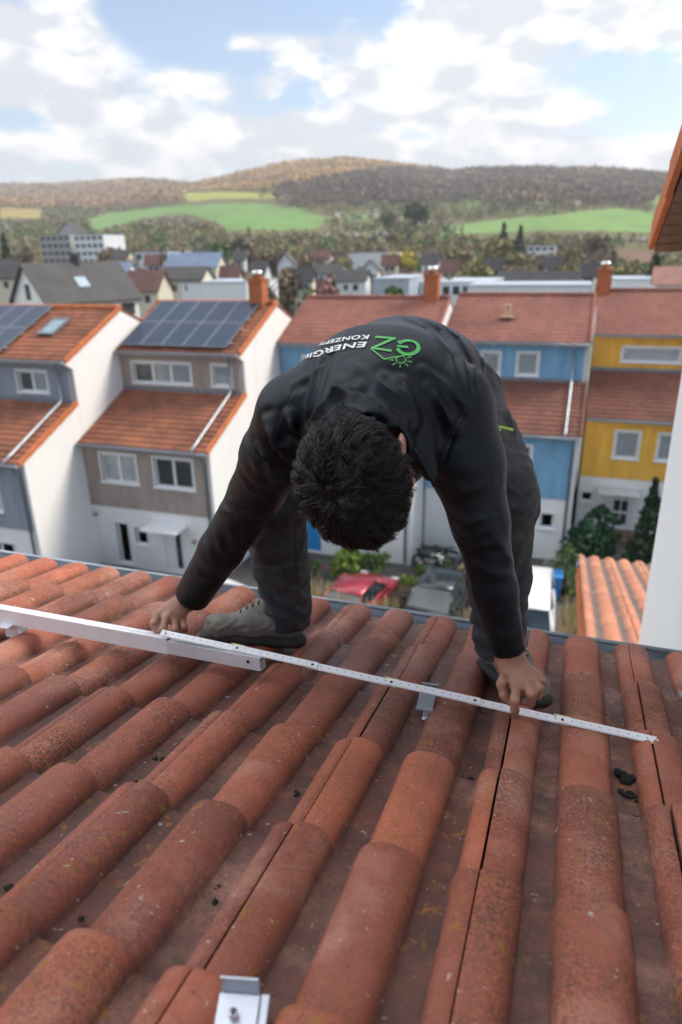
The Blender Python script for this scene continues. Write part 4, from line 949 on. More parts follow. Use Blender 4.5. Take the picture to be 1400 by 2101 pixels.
def car(x, y, rz, L, W, H, paint, label, name='parked_car', van=False, cat='car'):
    """nose along local -Y"""
    c = empty(name, (x, y, GZ+.01), rz, label, cat, 'vehicles parked in the street')
    def sec(yy, zb, zt, w, wt):    # rounded section
        return [(-w, yy, zb), (-w, yy, zb+(zt-zb)*.45), (-w*.99, yy, zb+(zt-zb)*.75), (-wt, yy, zt-.03), (-wt*.8, yy, zt), (wt*.8, yy, zt), (wt, yy, zt-.03), (w*.99, yy, zb+(zt-zb)*.75), (w, yy, zb+(zt-zb)*.45), (w, yy, zb)]
    h = W/2; f = -L/2; r_ = L/2; hb = .92 if not van else 1.15
    st = [(f, .35, .62, h*.80, h*.70), (f+.12, .24, .74, h*.95, h*.86), (f+.5, .20, .84, h, h*.92), (f+(1.15 if not van else .9), .20, hb, h, h*.93), (0, .20, hb+.03, h, h*.95), (r_-.5, .20, hb+.04, h, h*.93), (r_-.1, .24, hb, h*.97, h*.88), (r_, .36, hb-.16, h*.88, h*.8)]
    m_ = MB(); v_, f_ = loft([sec(*s) for s in st]); m_.add(v_, f_); m_.build('body', M[paint], c, True)
    c0, c1, c2, c3 = (f+1.05, f+1.75, r_-.95, r_-.25) if not van else (f+.75, f+1.5, r_-.15, r_-.03)
    zt = H; hb2 = hb-.02
    def q(yy, z, w): return [(-w, yy, z), (w, yy, z)]
    m_ = MB(); P8 = [(-h*.90, c0, hb2), (h*.90, c0, hb2), (h*.90, c3, hb2), (-h*.90, c3, hb2), (-h*.74, c1, zt-.05), (h*.74, c1, zt-.05), (h*.74, c2, zt-.05), (-h*.74, c2, zt-.05)]
    m_.add(P8, [(0, 1, 5, 4), (1, 2, 6, 5), (2, 3, 7, 6), (3, 0, 4, 7)]); m_.build('windows', M['car_glass'], c)
    m_ = MB(); w = h*.745; v_, f_ = loft([[(-w*.9, c1-.05, zt-.06), (-w*.9, c1-.05, zt-.03), (w*.9, c1-.05, zt-.03), (w*.9, c1-.05, zt-.06)], [(-w*1.02, c1+.15, zt-.07), (-w*.95, c1+.15, zt), (w*.95, c1+.15, zt), (w*1.02, c1+.15, zt-.07)], [(-w*1.02, (c1+c2)/2, zt-.07), (-w*.95, (c1+c2)/2, zt+.02), (w*.95, (c1+c2)/2, zt+.02), (w*1.02, (c1+c2)/2, zt-.07)], [(-w*1.02, c2-.1, zt-.07), (-w*.95, c2-.1, zt), (w*.95, c2-.1, zt), (w*1.02, c2-.1, zt-.07)], [(-w*.9, c2+.06, zt-.08), (-w*.9, c2+.06, zt-.05), (w*.9, c2+.06, zt-.05), (w*.9, c2+.06, zt-.08)]])
    m_.add(v_, f_); m_.build('roof', M[paint], c, True)
    for sx in (-1, 1):
        for (ya, yb) in ((c0, c1), (c3, c2)):
            m_ = MB(); m_.tube([(sx*h*.905, ya, hb2-.01), (sx*h*.745, yb, zt-.05)], .04, 6); m_.build('pillar', M[paint], c, True)
        ym = (c1+c2)/2-.1; m_ = MB(); m_.tube([(sx*h*.91, ym, hb2), (sx*h*.75, ym, zt-.05)], .035, 6); m_.build('pillar', M[paint if van else 'black_plastic'], c, True)
        m_ = MB(); m_.frame_box((sx*(h+.09), c0+.35, hb+.06), (.09, 0, 0), (0, .05, 0), (0, 0, .07)); m_.build('mirror', M[paint], c, bevel=.02)
        m_ = MB(); m_.frame_box((sx*h*.74, f+.06, .66), (h*.16, sx*-.02, 0), (0, .08, 0), (0, 0, .07)); m_.build('headlight', M['head'], c, bevel=.02)
        m_ = MB(); m_.frame_box((sx*h*.82, r_-.06, hb-.14), (h*.10, 0, 0), (0, .07, 0), (0, 0, .13)); m_.build('tail_light', M['tail'], c, bevel=.02)
        for yy in (f+.78, r_-.78):
            m_ = MB(); m_.tube([(sx*(h-.20), yy, .31), (sx*(h+.01), yy, .31)], .31, 18); t = m_.build('wheel', M['dark'], c)
            m_ = MB(); m_.tube([(sx*(h-.1), yy, .31), (sx*(h+.02), yy, .31)], .19, 10); m_.build('rim', M['steel'], t)
    return c
M['red_paint'] = glossy('faded_red_paint', (.34, .03, .05)); M['dark_paint'] = glossy('anthracite_paint', (.018, .026, .032)); M['white_van_paint'] = glossy('white_vehicle_paint', (.72, .74, .76), .3, 0)
def gx(u, v, z): p = atz(u, v, z); return p
p = gx(712, 1205, -10.95); car(p[0]+.2, p[1]+.6, R(172), 3.9, 1.7, 1.42, 'red_paint', 'faded red small car parked in front of the left blue house')
p = gx(893, 1205, -10.9); car(p[0], p[1]+.3, R(-6), 4.2, 1.75, 1.45, 'dark_paint', 'anthracite car parked beside the planter, seen past the right leg')
p = gx(1098, 1195, -10.45); car(p[0]-.1, p[1]-.9, R(2), 4.7, 1.75, 1.85, 'white_van_paint', 'white van parked below the right arm with its mirror sticking out', 'parked_van', True, 'van')
p = gx(500, 1190, -10.8); car(p[0], p[1]-.9, R(70), 4.1, 1.75, 1.45, 'white_van_paint', 'white car mostly hidden behind the left forearm')
p = gx(232, 1166, -11.2); car(p[0]-.4, p[1]-1.1, R(95), 4.1, 1.75, 1.4, 'dark_paint', 'anthracite car in front of the taupe house, mostly behind the gutter')
# wheelie bins
def bin_(x, y, lid, body, label, rz=0):
    o = empty('wheelie_bin', (x, y, GZ+.01), rz, label, 'bin', 'bins beside the yellow house'); m_ = MB()
    m_.add([(-.22, -.26, .06), (.22, -.26, .06), (.22, .24, .06), (-.22, .24, .06), (-.29, -.34, .98), (.29, -.34, .98), (.29, .33, .98), (-.29, .33, .98)], [(0,3,2,1),(4,5,6,7),(0,1,5,4),(1,2,6,5),(2,3,7,6),(3,0,4,7)]); m_.build('body', M[body], o, bevel=.03)
    m_ = MB(); m_.prism([(-.31, -.38, .99), (-.31, .37, .985), (-.31, .37, 1.05), (-.31, -.2, 1.10), (-.31, -.38, 1.03)], (.62, 0, 0)); m_.build('lid', M[lid], o, bevel=.02)
    for sx in (-1, 1):
        m_ = MB(); m_.tube([(sx*.20, .28, .1), (sx*.26, .28, .1)], .1, 12); m_.build('wheel', M['dark'], o)
M['bin_blue'] = plain('blue_bin_plastic', (.02, .20, .55), .5, 0, .05); M['bin_dark'] = plain('dark_bin_plastic', (.04, .05, .05), .5, 0, .1)
p = gx(1138, 1178, -11.3); bin_(p[0], p[1], 'bin_blue', 'bin_blue', 'blue wheelie bin behind the white van'); bin_(p[0]-.15, p[1]+.8, 'bin_dark', 'bin_dark', 'dark wheelie bin behind the blue one')
def shrub(u, v, z, h, w, kind, label, shape='round', name='shrub', n=420, cat='shrub', group='shrubs by the houses'):
    p = gx(u, v, z); return tree(p[0], p[1], h, w, kind, label, name, shape, group, n, cat, GZ)
M_ = LM; LM['hedge'] = leaf_mat('fresh_green_leaves', (.10, .16, .03), (.24, .32, .07)); LM['blue_green'] = leaf_mat('dark_green_laurel', (.012, .045, .028), (.04, .10, .05))
shrub(1158, 1205, -12.0, 2.1, 1.1, 'green', 'green rounded shrub right of the blue bin', 'column'); shrub(1195, 1135, -11.8, 1.9, 1.5, 'blue_green', 'dark green laurel beside the drainpipe', 'column'); shrub(1226, 1120, -11.8, 2.3, 1.5, 'blue_green', 'taller dark green laurel left of the glazed door', 'column', n=600)
shrub(1318, 1165, -12.0, 4.0, 1.6, 'dark', 'tall pointed conifer beside the glazed door', 'cone', 'conifer', 900); shrub(1350, 1165, -12.0, 3.2, 1.5, 'dark', 'second conifer partly behind the white wall', 'cone', 'conifer', 700)
shrub(718, 1182, -12.2, 1.35, 1.3, 'hedge', 'light green box hedge in front of the white ground floor', 'column', 'hedge_bush', 800); shrub(648, 1178, -12.2, .9, .8, 'green', 'leafy potted plant by the blue door', n=300)
shrub(800, 1212, -12.0, .8, 1.1, 'green', 'low green plant in the round planter', n=350); shrub(835, 1200, -12.0, .8, .8, 'hedge', 'yellow green plant in the round planter', n=300); shrub(868, 1180, -12.0, .8, .8, 'green', 'dark leafed plant beside the motorbikes', n=300)
shrub(1178, 1225, -12.1, .7, .7, 'hedge', 'low bright green plant beside the van', n=200)
shrub(770, 1172, -12.0, 1.1, 1.4, 'green', 'bushy green plant between the hedge and the planter', n=420); shrub(690, 1222, -12.0, .95, 1.0, 'bud', 'pale budding bush beside the red car', n=380)
shrub(755, 1228, -12.0, 1.1, .9, 'green', 'leafy bush growing over the red car', n=380); shrub(960, 1190, -12.0, 1.0, 1.2, 'bud', 'budding bush beside the anthracite car', n=380); shrub(910, 1165, -12.0, .8, .9, 'green', 'low green plant in front of the motorbikes', n=300)
for i, (u, v) in enumerate(((660, 1168), (676, 1172), (640, 1165))):
    p = gx(u, v, -11.9); f = empty('flower', (p[0], p[1], GZ), 0, ('red tulip in the pot left of the hedge', 'red tulip closest to the hedge', 'pink tulip closest to the blue door')[i], 'flower', 'tulips by the blue door')
    m_ = MB(); m_.tube([(0, 0, 0), (.01, 0, .45)], .012, 5); m_.build('stem', LM['green'], f); m_ = MB(); m_.tube([(0, 0, .43), (0, 0, .47), (0, 0, .53), (0, 0, .58)], [.02, .055, .05, .03], 8); m_.build('petals', M['tail'], f, True)
p = gx(818, 1225, -12.0); pl = empty('planter', (p[0], p[1], GZ), 0, 'round dark planter edged in black between the red and the dark car', 'planter'); m_ = MB(); m_.tube([(0, 0, 0), (0, 0, .42)], [1.0, 1.1], 24); m_.build('tub', M['black_plastic'], pl, True); m_ = MB(); m_.tube([(0, 0, .40), (0, 0, .43)], 1.0, 24); m_.build('soil', M['soil'], pl)
# motorbikes with a grey cover, a bicycle
def moto(x, y, rz, label):
    o = empty('motorbike', (x, y, GZ+.01), rz, label, 'motorbike', 'motorbikes by the white wall')
    for yy in (-.68, .68):
        m_ = MB(); seg = 18; pts = [(0, yy+.29*math.cos(2*math.pi*i/seg), .31+.29*math.sin(2*math.pi*i/seg)) for i in range(seg+1)]; m_.tube(pts, .055, 6); w_ = m_.build('wheel', M['dark'], o, True)
        m_ = MB(); m_.tube([(-.03, yy, .31), (.03, yy, .31)], .09, 10)
        for i in range(6): a = math.pi*i/3; m_.tube([(0, yy, .31), (0, yy+.25*math.cos(a), .31+.25*math.sin(a))], .012, 4)
        m_.build('rim', M['steel'], w_)
    m_ = MB(); m_.tube([(0, -.3, .80), (0, -.05, .86), (0, .18, .80)], [.10, .17, .12], 10); m_.build('tank', M['dark_paint'], o, True)
    m_ = MB(); m_.tube([(0, .15, .78), (0, .45, .76), (0, .78, .86)], [.12, .13, .06], 8); m_.build('seat', M['dark'], o, True)
    m_ = MB(); m_.frame_box((0, .0, .45), (.13, 0, 0), (0, .24, 0), (0, 0, .2)); m_.build('engine', M['steel'], o, bevel=.04)
    m_ = MB(); m_.tube([(0, -.68, .31), (0, -.42, .95)], .03, 6); m_.tube([(-.33, -.30, 1.02), (-.12, -.42, .98), (.12, -.42, .98), (.33, -.30, 1.02)], .018, 6); m_.build('fork_and_handlebar', M['steel'], o, True)
    m_ = MB(); m_.tube([(0, -.58, .86), (0, -.48, .86)], [.09, .08], 12); m_.build('headlight', M['head'], o, True)
    m_ = MB(); m_.tube([(.12, 0, .3), (.16, .5, .3), (.16, .95, .36)], [.035, .045, .05], 8); m_.build('exhaust', M['steel'], o, True)
p = gx(885, 1150, -11.7); moto(p[0], p[1], R(60), 'dark motorbike nearest the white party wall'); p = gx(925, 1140, -11.7); moto(p[0], p[1], R(75), 'dark motorbike under the edge of the grey cover')
p = gx(935, 1110, -11.0)
g = np.random.default_rng(5); nx_, ny_ = 26, 22; V = []
for j in range(ny_):
    for i in range(nx_):
        a, b_ = i/(nx_-1)*2-1, j/(ny_-1)*2-1; rr_ = min(1, math.hypot(a, b_)); V.append((p[0]+.9+a*1.25, p[1]+.7+b_*.8, GZ+.06+1.25*(1-rr_**2.4)+.05*math.sin(a*9+b_*4)+.03*g.normal()))
idx = np.arange(nx_*ny_).reshape(ny_, nx_); F = np.stack([idx[:-1, :-1], idx[:-1, 1:], idx[1:, 1:], idx[1:, :-1]], -1).reshape(-1, 4)
o = np_mesh('dust_cover', V, F, plain('silver_grey_tarpaulin', (.34, .37, .40), .35, .2, .15, 3, .02, 6)); tag(o, 'rumpled silver grey tarpaulin over bikes beside the motorbikes', 'cover')
# steps to the glazed door
p = px(1240, 1100, 1300, 1160, YY); st = empty('steps', ((p[0]+p[1])/2, YY, GZ), 0, 'dark brown steps leading up to the glazed door', 'steps')
for k in range(2):
    m_ = MB(); m_.box((-.9, -1.0+.35*k, 0), (.9, -.02, .17*(k+1))); m_.build('step', M['wood'], st)
# dry grass below our own eave
for i, (u, v) in enumerate(((660, 1235), (700, 1262), (745, 1270), (780, 1265), (640, 1215), (1000, 1290), (1168, 1300), (1180, 1260), (960, 1290))):
    p = gx(u, v, -11.2); gr = np.random.default_rng(60+i); n = 150
    a = gr.uniform(0, 6.28, n); rr_ = gr.uniform(0, .35, n); hh = gr.uniform(.8, 1.7, n); lean = gr.uniform(.1, .45, n)
    bx, by = rr_*np.cos(a), rr_*np.sin(a); tx_, ty_ = bx+lean*np.cos(a), by+lean*np.sin(a); w = .018
    Vg = np.stack([np.stack([bx-w*np.sin(a), by+w*np.cos(a), 0*a], 1), np.stack([bx+w*np.sin(a), by-w*np.cos(a), 0*a], 1), np.stack([tx_+w*.6*np.sin(a), ty_-w*.6*np.cos(a), hh], 1), np.stack([tx_-w*.6*np.sin(a), ty_+w*.6*np.cos(a), hh*1.02], 1)], 1).reshape(-1, 3)
    o = np_mesh('grass_tussock', Vg, np.arange(4*n).reshape(-1, 4), LM['straw'], None, False, {'tone': np.repeat(gr.uniform(0, 1, n), 4)}); o.location = (p[0], p[1], GZ)
    tag(o, 'dry straw coloured grass clump '+('in front of the red car, left of the others', 'in front of the red car boot', 'between the red car and the planter', 'below the round planter', 'left of the red car', 'between the dark car and the right leg', 'below the small tiled roof', 'right of the white van', 'in front of the dark car')[i], 'grass', 'dry grass clumps by the street')

# ------------------------------------------------------------------ smooth bodies: signed distance grids turned into one skin
class Grid:
    def __init__(s, lo, hi, h):
        s.lo = np.array(lo, float); s.h = h; s.n = np.ceil((np.array(hi)-s.lo)/h).astype(int)+1
        s.D = np.full(s.n, .5, np.float32)
    def _box(s, lo, hi):
        i0 = np.clip(np.floor((np.array(lo)-s.lo)/s.h).astype(int), 0, s.n-1); i1 = np.clip(np.ceil((np.array(hi)-s.lo)/s.h).astype(int)+1, 1, s.n)
        sl = tuple(slice(a, b) for a, b in zip(i0, i1))
        ax = [s.lo[k]+s.h*np.arange(i0[k], i1[k]) for k in range(3)]
        return sl, np.stack(np.meshgrid(*ax, indexing='ij'), -1)
    def comb(s, sl, d, k, op='u'):
        A = s.D[sl]; d = d.astype(np.float32)
        if op == 'u':
            if k > 0: hh = np.maximum(k-np.abs(A-d), 0)/k; s.D[sl] = np.minimum(A, d)-hh*hh*k*.25
            else: s.D[sl] = np.minimum(A, d)
        else:
            d = -d
            if k > 0: hh = np.maximum(k-np.abs(A-d), 0)/k; s.D[sl] = np.maximum(A, d)+hh*hh*k*.25
            else: s.D[sl] = np.maximum(A, d)
    def cap(s, a, b, ra, rb=None, k=.03, flat=None, op='u'):
        """tapered capsule; flat=(axis, factor) squeezes it along that axis"""
        a = np.array(a, float); b = np.array(b, float); rb = ra if rb is None else rb; m = max(ra, rb)+k+2*s.h
        sl, P = s._box(np.minimum(a, b)-m, np.maximum(a, b)+m)
        if P.size == 0: return s
        ab = b-a; L2 = max(ab@ab, 1e-9)
        t = np.clip(((P-a)@ab)/L2, 0, 1); q = P-a-t[..., None]*ab
        if flat is not None:
            n = np.array(flat[0], float); n /= np.linalg.norm(n); c = q@n; q = q+(c*(1/flat[1]-1))[..., None]*n
        d = np.sqrt((q*q).sum(-1))-(ra+(rb-ra)*t)
        if flat is not None: d = d*max(flat[1], .55)
        s.comb(sl, d, k, op); return s
    def chain(s, pts, rs, k=.02, flat=None):
        for i in range(len(pts)-1): s.cap(pts[i], pts[i+1], rs[i], rs[i+1], k, flat)
        return s
    def ell(s, c, axes, r, k=.02, op='u'):
        c = np.array(c, float); A = np.array(axes, float); r = np.array(r, float); m = r.max()+k+2*s.h
        sl, P = s._box(c-m, c+m)
        if P.size == 0: return s
        q = (P-c)@A.T; l = np.sqrt(((q/r)**2).sum(-1)); g_ = np.sqrt(((q/r**2)**2).sum(-1)); d = l*(l-1)/np.maximum(g_, 1e-6)
        s.comb(sl, d, k, op); return s
    def plane_cut(s, p, n, c, rad, k=.0):
        """remove what lies beyond a plane, only near c"""
        c = np.array(c, float); sl, P = s._box(c-rad, c+rad); n = np.array(n, float); n /= np.linalg.norm(n)
        d = (P-np.array(p))@n; inside = np.linalg.norm(P-c, axis=-1) < rad
        A = s.D[sl]; s.D[sl] = np.where(inside, np.maximum(A, d.astype(np.float32)), A); return s
    def mesh(s):
        D = s.D; S = D < 0; n = s.n
        corners = [(i, j, k) for i in (0, 1) for j in (0, 1) for k in (0, 1)]
        cnt = np.zeros(n-1, np.int8)
        for c in corners: cnt += S[c[0]:n[0]-1+c[0], c[1]:n[1]-1+c[1], c[2]:n[2]-1+c[2]]
        act = (cnt > 0) & (cnt < 8); I = np.argwhere(act); ids = np.full(n-1, -1, np.int64); ids[act] = np.arange(len(I))
        acc = np.zeros((len(I), 3)); num = np.zeros(len(I))
        vals = {c: D[I[:, 0]+c[0], I[:, 1]+c[1], I[:, 2]+c[2]] for c in corners}
        for c in corners:
            for ax in range(3):
                if c[ax]: continue
                c2 = list(c); c2[ax] = 1; c2 = tuple(c2); a, b = vals[c], vals[c2]; x = (a < 0) != (b < 0)
                t = np.where(x, a/np.where(x, a-b, 1), 0); p = np.tile(np.array(c, float), (len(I), 1)); p[:, ax] = t
                acc[x] += p[x]; num += x
        V = s.lo+s.h*(I+acc/num[:, None])
        Fs = []
        for ax in range(3):
            a1, a2 = [(1, 2), (2, 0), (0, 1)][ax]
            sa = [slice(None)]*3; sb = [slice(None)]*3; sa[ax] = slice(0, n[ax]-1); sb[ax] = slice(1, n[ax])
            X = S[tuple(sa)] != S[tuple(sb)]; J = np.argwhere(X)
            ok = (J[:, a1] > 0) & (J[:, a2] > 0) & (J[:, a1] < n[a1]-1) & (J[:, a2] < n[a2]-1); J = J[ok]
            def cid(d1, d2):
                K = J.copy(); K[:, a1] -= d1; K[:, a2] -= d2; return ids[K[:, 0], K[:, 1], K[:, 2]]
            q = np.stack([cid(1, 1), cid(0, 1), cid(0, 0), cid(1, 0)], 1)
            flip = S[J[:, 0], J[:, 1], J[:, 2]]
            q[~flip] = q[~flip][:, ::-1]; Fs.append(q)
        F = np.concatenate(Fs); F = F[(F >= 0).all(1)]
        return V, F
def smooth(V, F, it=2, lam=.5):
    E = np.concatenate([F[:, [0, 1]], F[:, [1, 2]], F[:, [2, 3]], F[:, [3, 0]]])
    for _ in range(it):
        s = np.zeros_like(V); c = np.zeros(len(V)); np.add.at(s, E[:, 0], V[E[:, 1]]); np.add.at(s, E[:, 1], V[E[:, 0]]); np.add.at(c, E[:, 0], 1); np.add.at(c, E[:, 1], 1)
        V = V+(s/np.maximum(c, 1)[:, None]-V)*lam
    return V
def normals(V, F):
    n = np.cross(V[F[:, 2]]-V[F[:, 0]], V[F[:, 3]]-V[F[:, 1]]); N = np.zeros_like(V)
    for k in range(4): np.add.at(N, F[:, k], n)
    return N/np.maximum(np.linalg.norm(N, axis=1), 1e-12)[:, None]
def A3(*p): return np.array(p, float)
def Pd(u, v, d): return ray(u, v)*d
def seg_dist(P, pts):
    best = np.full(len(P), 9.)
    for a, b in zip(pts[:-1], pts[1:]):
        ab = b-a; t = np.clip(((P-a)@ab)/max(ab@ab, 1e-9), 0, 1); best = np.minimum(best, np.linalg.norm(P-a-t[:, None]*ab, axis=1))
    return best
def folds(V, F, strokes):
    """push cloth out along creases: each stroke is a line seen on the cloth, with its width and height in metres"""
    N = normals(V, F); me = BVHTree.FromPolygons([tuple(p) for p in V], [tuple(f) for f in F])
    U_, W_, Dp = proj(V); disp = np.zeros(len(V))
    for st in strokes:
        w, h = st[0], st[1]*(.30 if st[2][1] > 860 and not st[2][0] % 1 else 1.); pts = []
        P2 = st[2:]; fine = []
        for (a, b) in zip(P2[:-1], P2[1:]):
            for t in np.linspace(0, 1, 6)[:-1]: fine.append((a[0]+(b[0]-a[0])*t, a[1]+(b[1]-a[1])*t))
        fine.append(P2[-1])
        for (u, v) in fine:
            r = ray(u, v); hit = me.ray_cast(Vector((0, 0, 0)), Vector(r).normalized(), 5)
            if hit[0] is not None: pts.append(np.array(hit[0]))
        if len(pts) < 2: continue
        pts = np.array(pts); lo = pts.min(0)-4*w; hi = pts.max(0)+4*w
        m_ = ((V > lo) & (V < hi)).all(1); d = seg_dist(V[m_], pts)
        L = np.linalg.norm(pts-pts[0], axis=1); tot = max(L.max(), 1e-6)
        # fade towards both ends
        e = np.minimum(np.linalg.norm(V[m_]-pts[0], axis=1), np.linalg.norm(V[m_]-pts[-1], axis=1)); fade = np.clip(e/(.3*tot)+.25, 0, 1)
        x = d/w; disp[m_] += 1.25*h*fade*(np.exp(-x*1.25)-.30*np.exp(-((x-1.9)**2)/.8))
    return V+N*disp[:, None]

# joints, measured from the camera's place
HIP = {'l': A3(-.480, 1.86, -.41), 'r': A3(-.305, 1.87, -.395)}
KNEE = {'l': A3(-.760, 1.60, -.650), 'r': A3(-.150, 1.585, -.565)}
ANK = {'l': A3(-.735, 1.615, -1.005), 'r': A3(-.130, 1.62, -.985)}
SP = [A3(-.385, 1.87, -.375), A3(-.383, 1.74, -.320), A3(-.385, 1.56, -.290), A3(-.388, 1.40, -.288), A3(-.388, 1.285, -.300)]
SH = {'l': Pd(607, 848, 1.43), 'r': Pd(930, 835, 1.38)}
EL = {'l': Pd(527, 1010, 1.63), 'r': Pd(985, 1070, 1.40)}
WR = {'l': Pd(392, 1228, 1.885), 'r': Pd(1046, 1345, 1.465)}
NECK = A3(-.375, 1.235, -.315); HEAD = Pd(742, 980, 1.175)
hu = HEAD-NECK; hu /= np.linalg.norm(hu)
hf = A3(.52, .1, -.85); hf -= hu*(hf@hu); hf /= np.linalg.norm(hf); hr = np.cross(hf, hu)
HAX = np.array([hr, hf, hu])
def hp(x, y, z): return HEAD+hr*x+hf*y+hu*z        # head space: right, face, crown

def skin_mat():
    mt, nt, bs = NT('skin'); co = objco(nt)
    c = mixc(nt, remap(nt, noise(nt, 22, 4, .6, co), .35, .65), (.30, .150, .098), (.40, .215, .148))
    c = mixc(nt, math_(nt, 'MULTIPLY', remap(nt, noise(nt, 60, 3, .6, co), .5, .7), .3), c, (.30, .12, .085))
    nt.links.new(c, bs.inputs['Base Color']); setin(bs, 'Roughness', .5, nt); setin(bs, 'Subsurface Weight', .12, nt); setin(bs, 'Subsurface Radius', (.012, .005, .003), nt); setin(bs, 'Subsurface Scale', .4, nt)
    bump(nt, noise(nt, 420, 3, .6, co), .35, .0012, bs); return mt
M['skin'] = skin_mat()
def cloth_mat(name, c, c2, rough, dust=None, amount=0., weave=900, sheen=.25, ds=7, crease=1.2, big=1.2, tint=(1., 1., 1.)):
    mt, nt, bs = NT(name); co = objco(nt)
    cc = mixc(nt, remap(nt, noise(nt, 5, 5, .6, co), .3, .7), c, c2)
    if dust: cc = mixc(nt, math_(nt, 'MULTIPLY', remap(nt, noise(nt, ds, 7, .68, co), .48, .74), amount), cc, dust)
    nt.links.new(cc, bs.inputs['Base Color']); setin(bs, 'Roughness', rough, nt); setin(bs, 'Sheen Weight', sheen, nt); setin(bs, 'Sheen Roughness', .4, nt); setin(bs, 'Specular IOR Level', .34, nt); setin(bs, 'Specular Tint', tint, nt)
    h = math_(nt, 'ADD', math_(nt, 'MULTIPLY', noise(nt, weave, 2, .5, co), .4), math_(nt, 'MULTIPLY', noise(nt, 16, 3, .5, co), big))
    mp_ = node(nt, 'ShaderNodeMapping', {'Vector': co, 'Scale': (1., .7, 1.2), 'Rotation': (.5, .3, .8)})
    n1_ = noise(nt, 9, 2, .45, mp_.outputs[0]); rid = math_(nt, 'POWER', math_(nt, 'SUBTRACT', 1.0, math_(nt, 'MULTIPLY', math_(nt, 'ABSOLUTE', math_(nt, 'SUBTRACT', n1_, .5)), 5.0), True), 2.5)
    h = math_(nt, 'ADD', h, math_(nt, 'MULTIPLY', rid, crease)); bump(nt, h, .6, .0018, bs); return mt
M['jacket'] = cloth_mat('black_softshell', (.0030, .0042, .0062), (.0052, .0070, .0102), .42, sheen=.0, crease=.0, big=.35, tint=(.78, .88, 1.))
M['trousers'] = cloth_mat('dusty_dark_work_cloth', (.026, .029, .036), (.044, .047, .055), .85, (.17, .145, .13), .6, 900, .1)
M['boot'] = cloth_mat('dusty_grey_leather', (.10, .10, .09), (.19, .19, .17), .9, (.34, .32, .28), .8, 300, .1, 14, .5)
M['sole'] = plain('dusty_rubber_sole', (.04, .04, .038), .8, 0, .3, 20)
M['print_green'] = plain('green_print', (.10, .52, .12), .55, 0, .05); M['print_white'] = plain('white_print', (.78, .78, .78), .6, 0, .03); M['lime'] = plain('lime_zip_tape', (.40, .58, .08), .6, 0, .08)

# fingertips: per hand a list of joint chains
def unit(v): return v/np.linalg.norm(v)
HAND = {}
def set_hand(side, fingers, palm): HAND[side] = (fingers, palm)
# left hand (left in the picture): arm comes down from the right, back of the hand up, index and thumb pinch the rule
W = WR['l']
Lk = Pd(338, 1262, 1.86)   # index knuckle region
set_hand('l', [
    ([Pd(322, 1262, 1.845), Pd(315, 1280, 1.80), Pd(323, 1296, 1.80), Pd(332, 1307, 1.815)], [.0112, .0100, .0090, .0078]),      # index, outermost, bent down onto the rule
    ([Pd(340, 1270, 1.83), Pd(334, 1293, 1.79), Pd(342, 1307, 1.80), Pd(352, 1312, 1.81)], [.0112, .0103, .0092, .008]),         # middle
    ([Pd(358, 1276, 1.84), Pd(360, 1292, 1.80), Pd(368, 1300, 1.82), Pd(372, 1296, 1.84)], [.0106, .0098, .0088, .0076]),         # ring, curled
    ([Pd(374, 1274, 1.86), Pd(378, 1287, 1.83), Pd(380, 1293, 1.85), Pd(377, 1289, 1.865)], [.0095, .0088, .0078, .0068]),         # little, curled
    ([Pd(380, 1250, 1.89), Pd(368, 1278, 1.88), Pd(357, 1299, 1.87), Pd(350, 1311, 1.855)], [.0125, .0112, .0100, .0086])],        # thumb from the side of the palm
    ([(W, Pd(352, 1255, 1.855), .027, .030, .6)]))
set_hand('r', [
    ([Pd(1060, 1408, 1.425), Pd(1057, 1436, 1.405), Pd(1057, 1456, 1.415), Pd(1057, 1473, 1.432)], [.0112, .0098, .0088, .0076]), # index pointing down on the rule
    ([Pd(1080, 1404, 1.42), Pd(1092, 1424, 1.402), Pd(1089, 1442, 1.424), Pd(1078, 1440, 1.447)], [.0112, .0102, .0092, .0082]),
    ([Pd(1094, 1397, 1.43), Pd(1106, 1412, 1.415), Pd(1103, 1428, 1.437), Pd(1092, 1428, 1.457)], [.0106, .0098, .0088, .0078]),
    ([Pd(1102, 1386, 1.445), Pd(1113, 1398, 1.437), Pd(1110, 1412, 1.455), Pd(1100, 1414, 1.468)], [.0096, .0088, .0080, .0070]),
    ([Pd(1040, 1378, 1.455), Pd(1030, 1404, 1.450), Pd(1035, 1426, 1.445), Pd(1047, 1441, 1.442)], [.0125, .0112, .0100, .0086])],
    ([(WR['r'], Pd(1076, 1396, 1.44), .028, .034, .6)]))

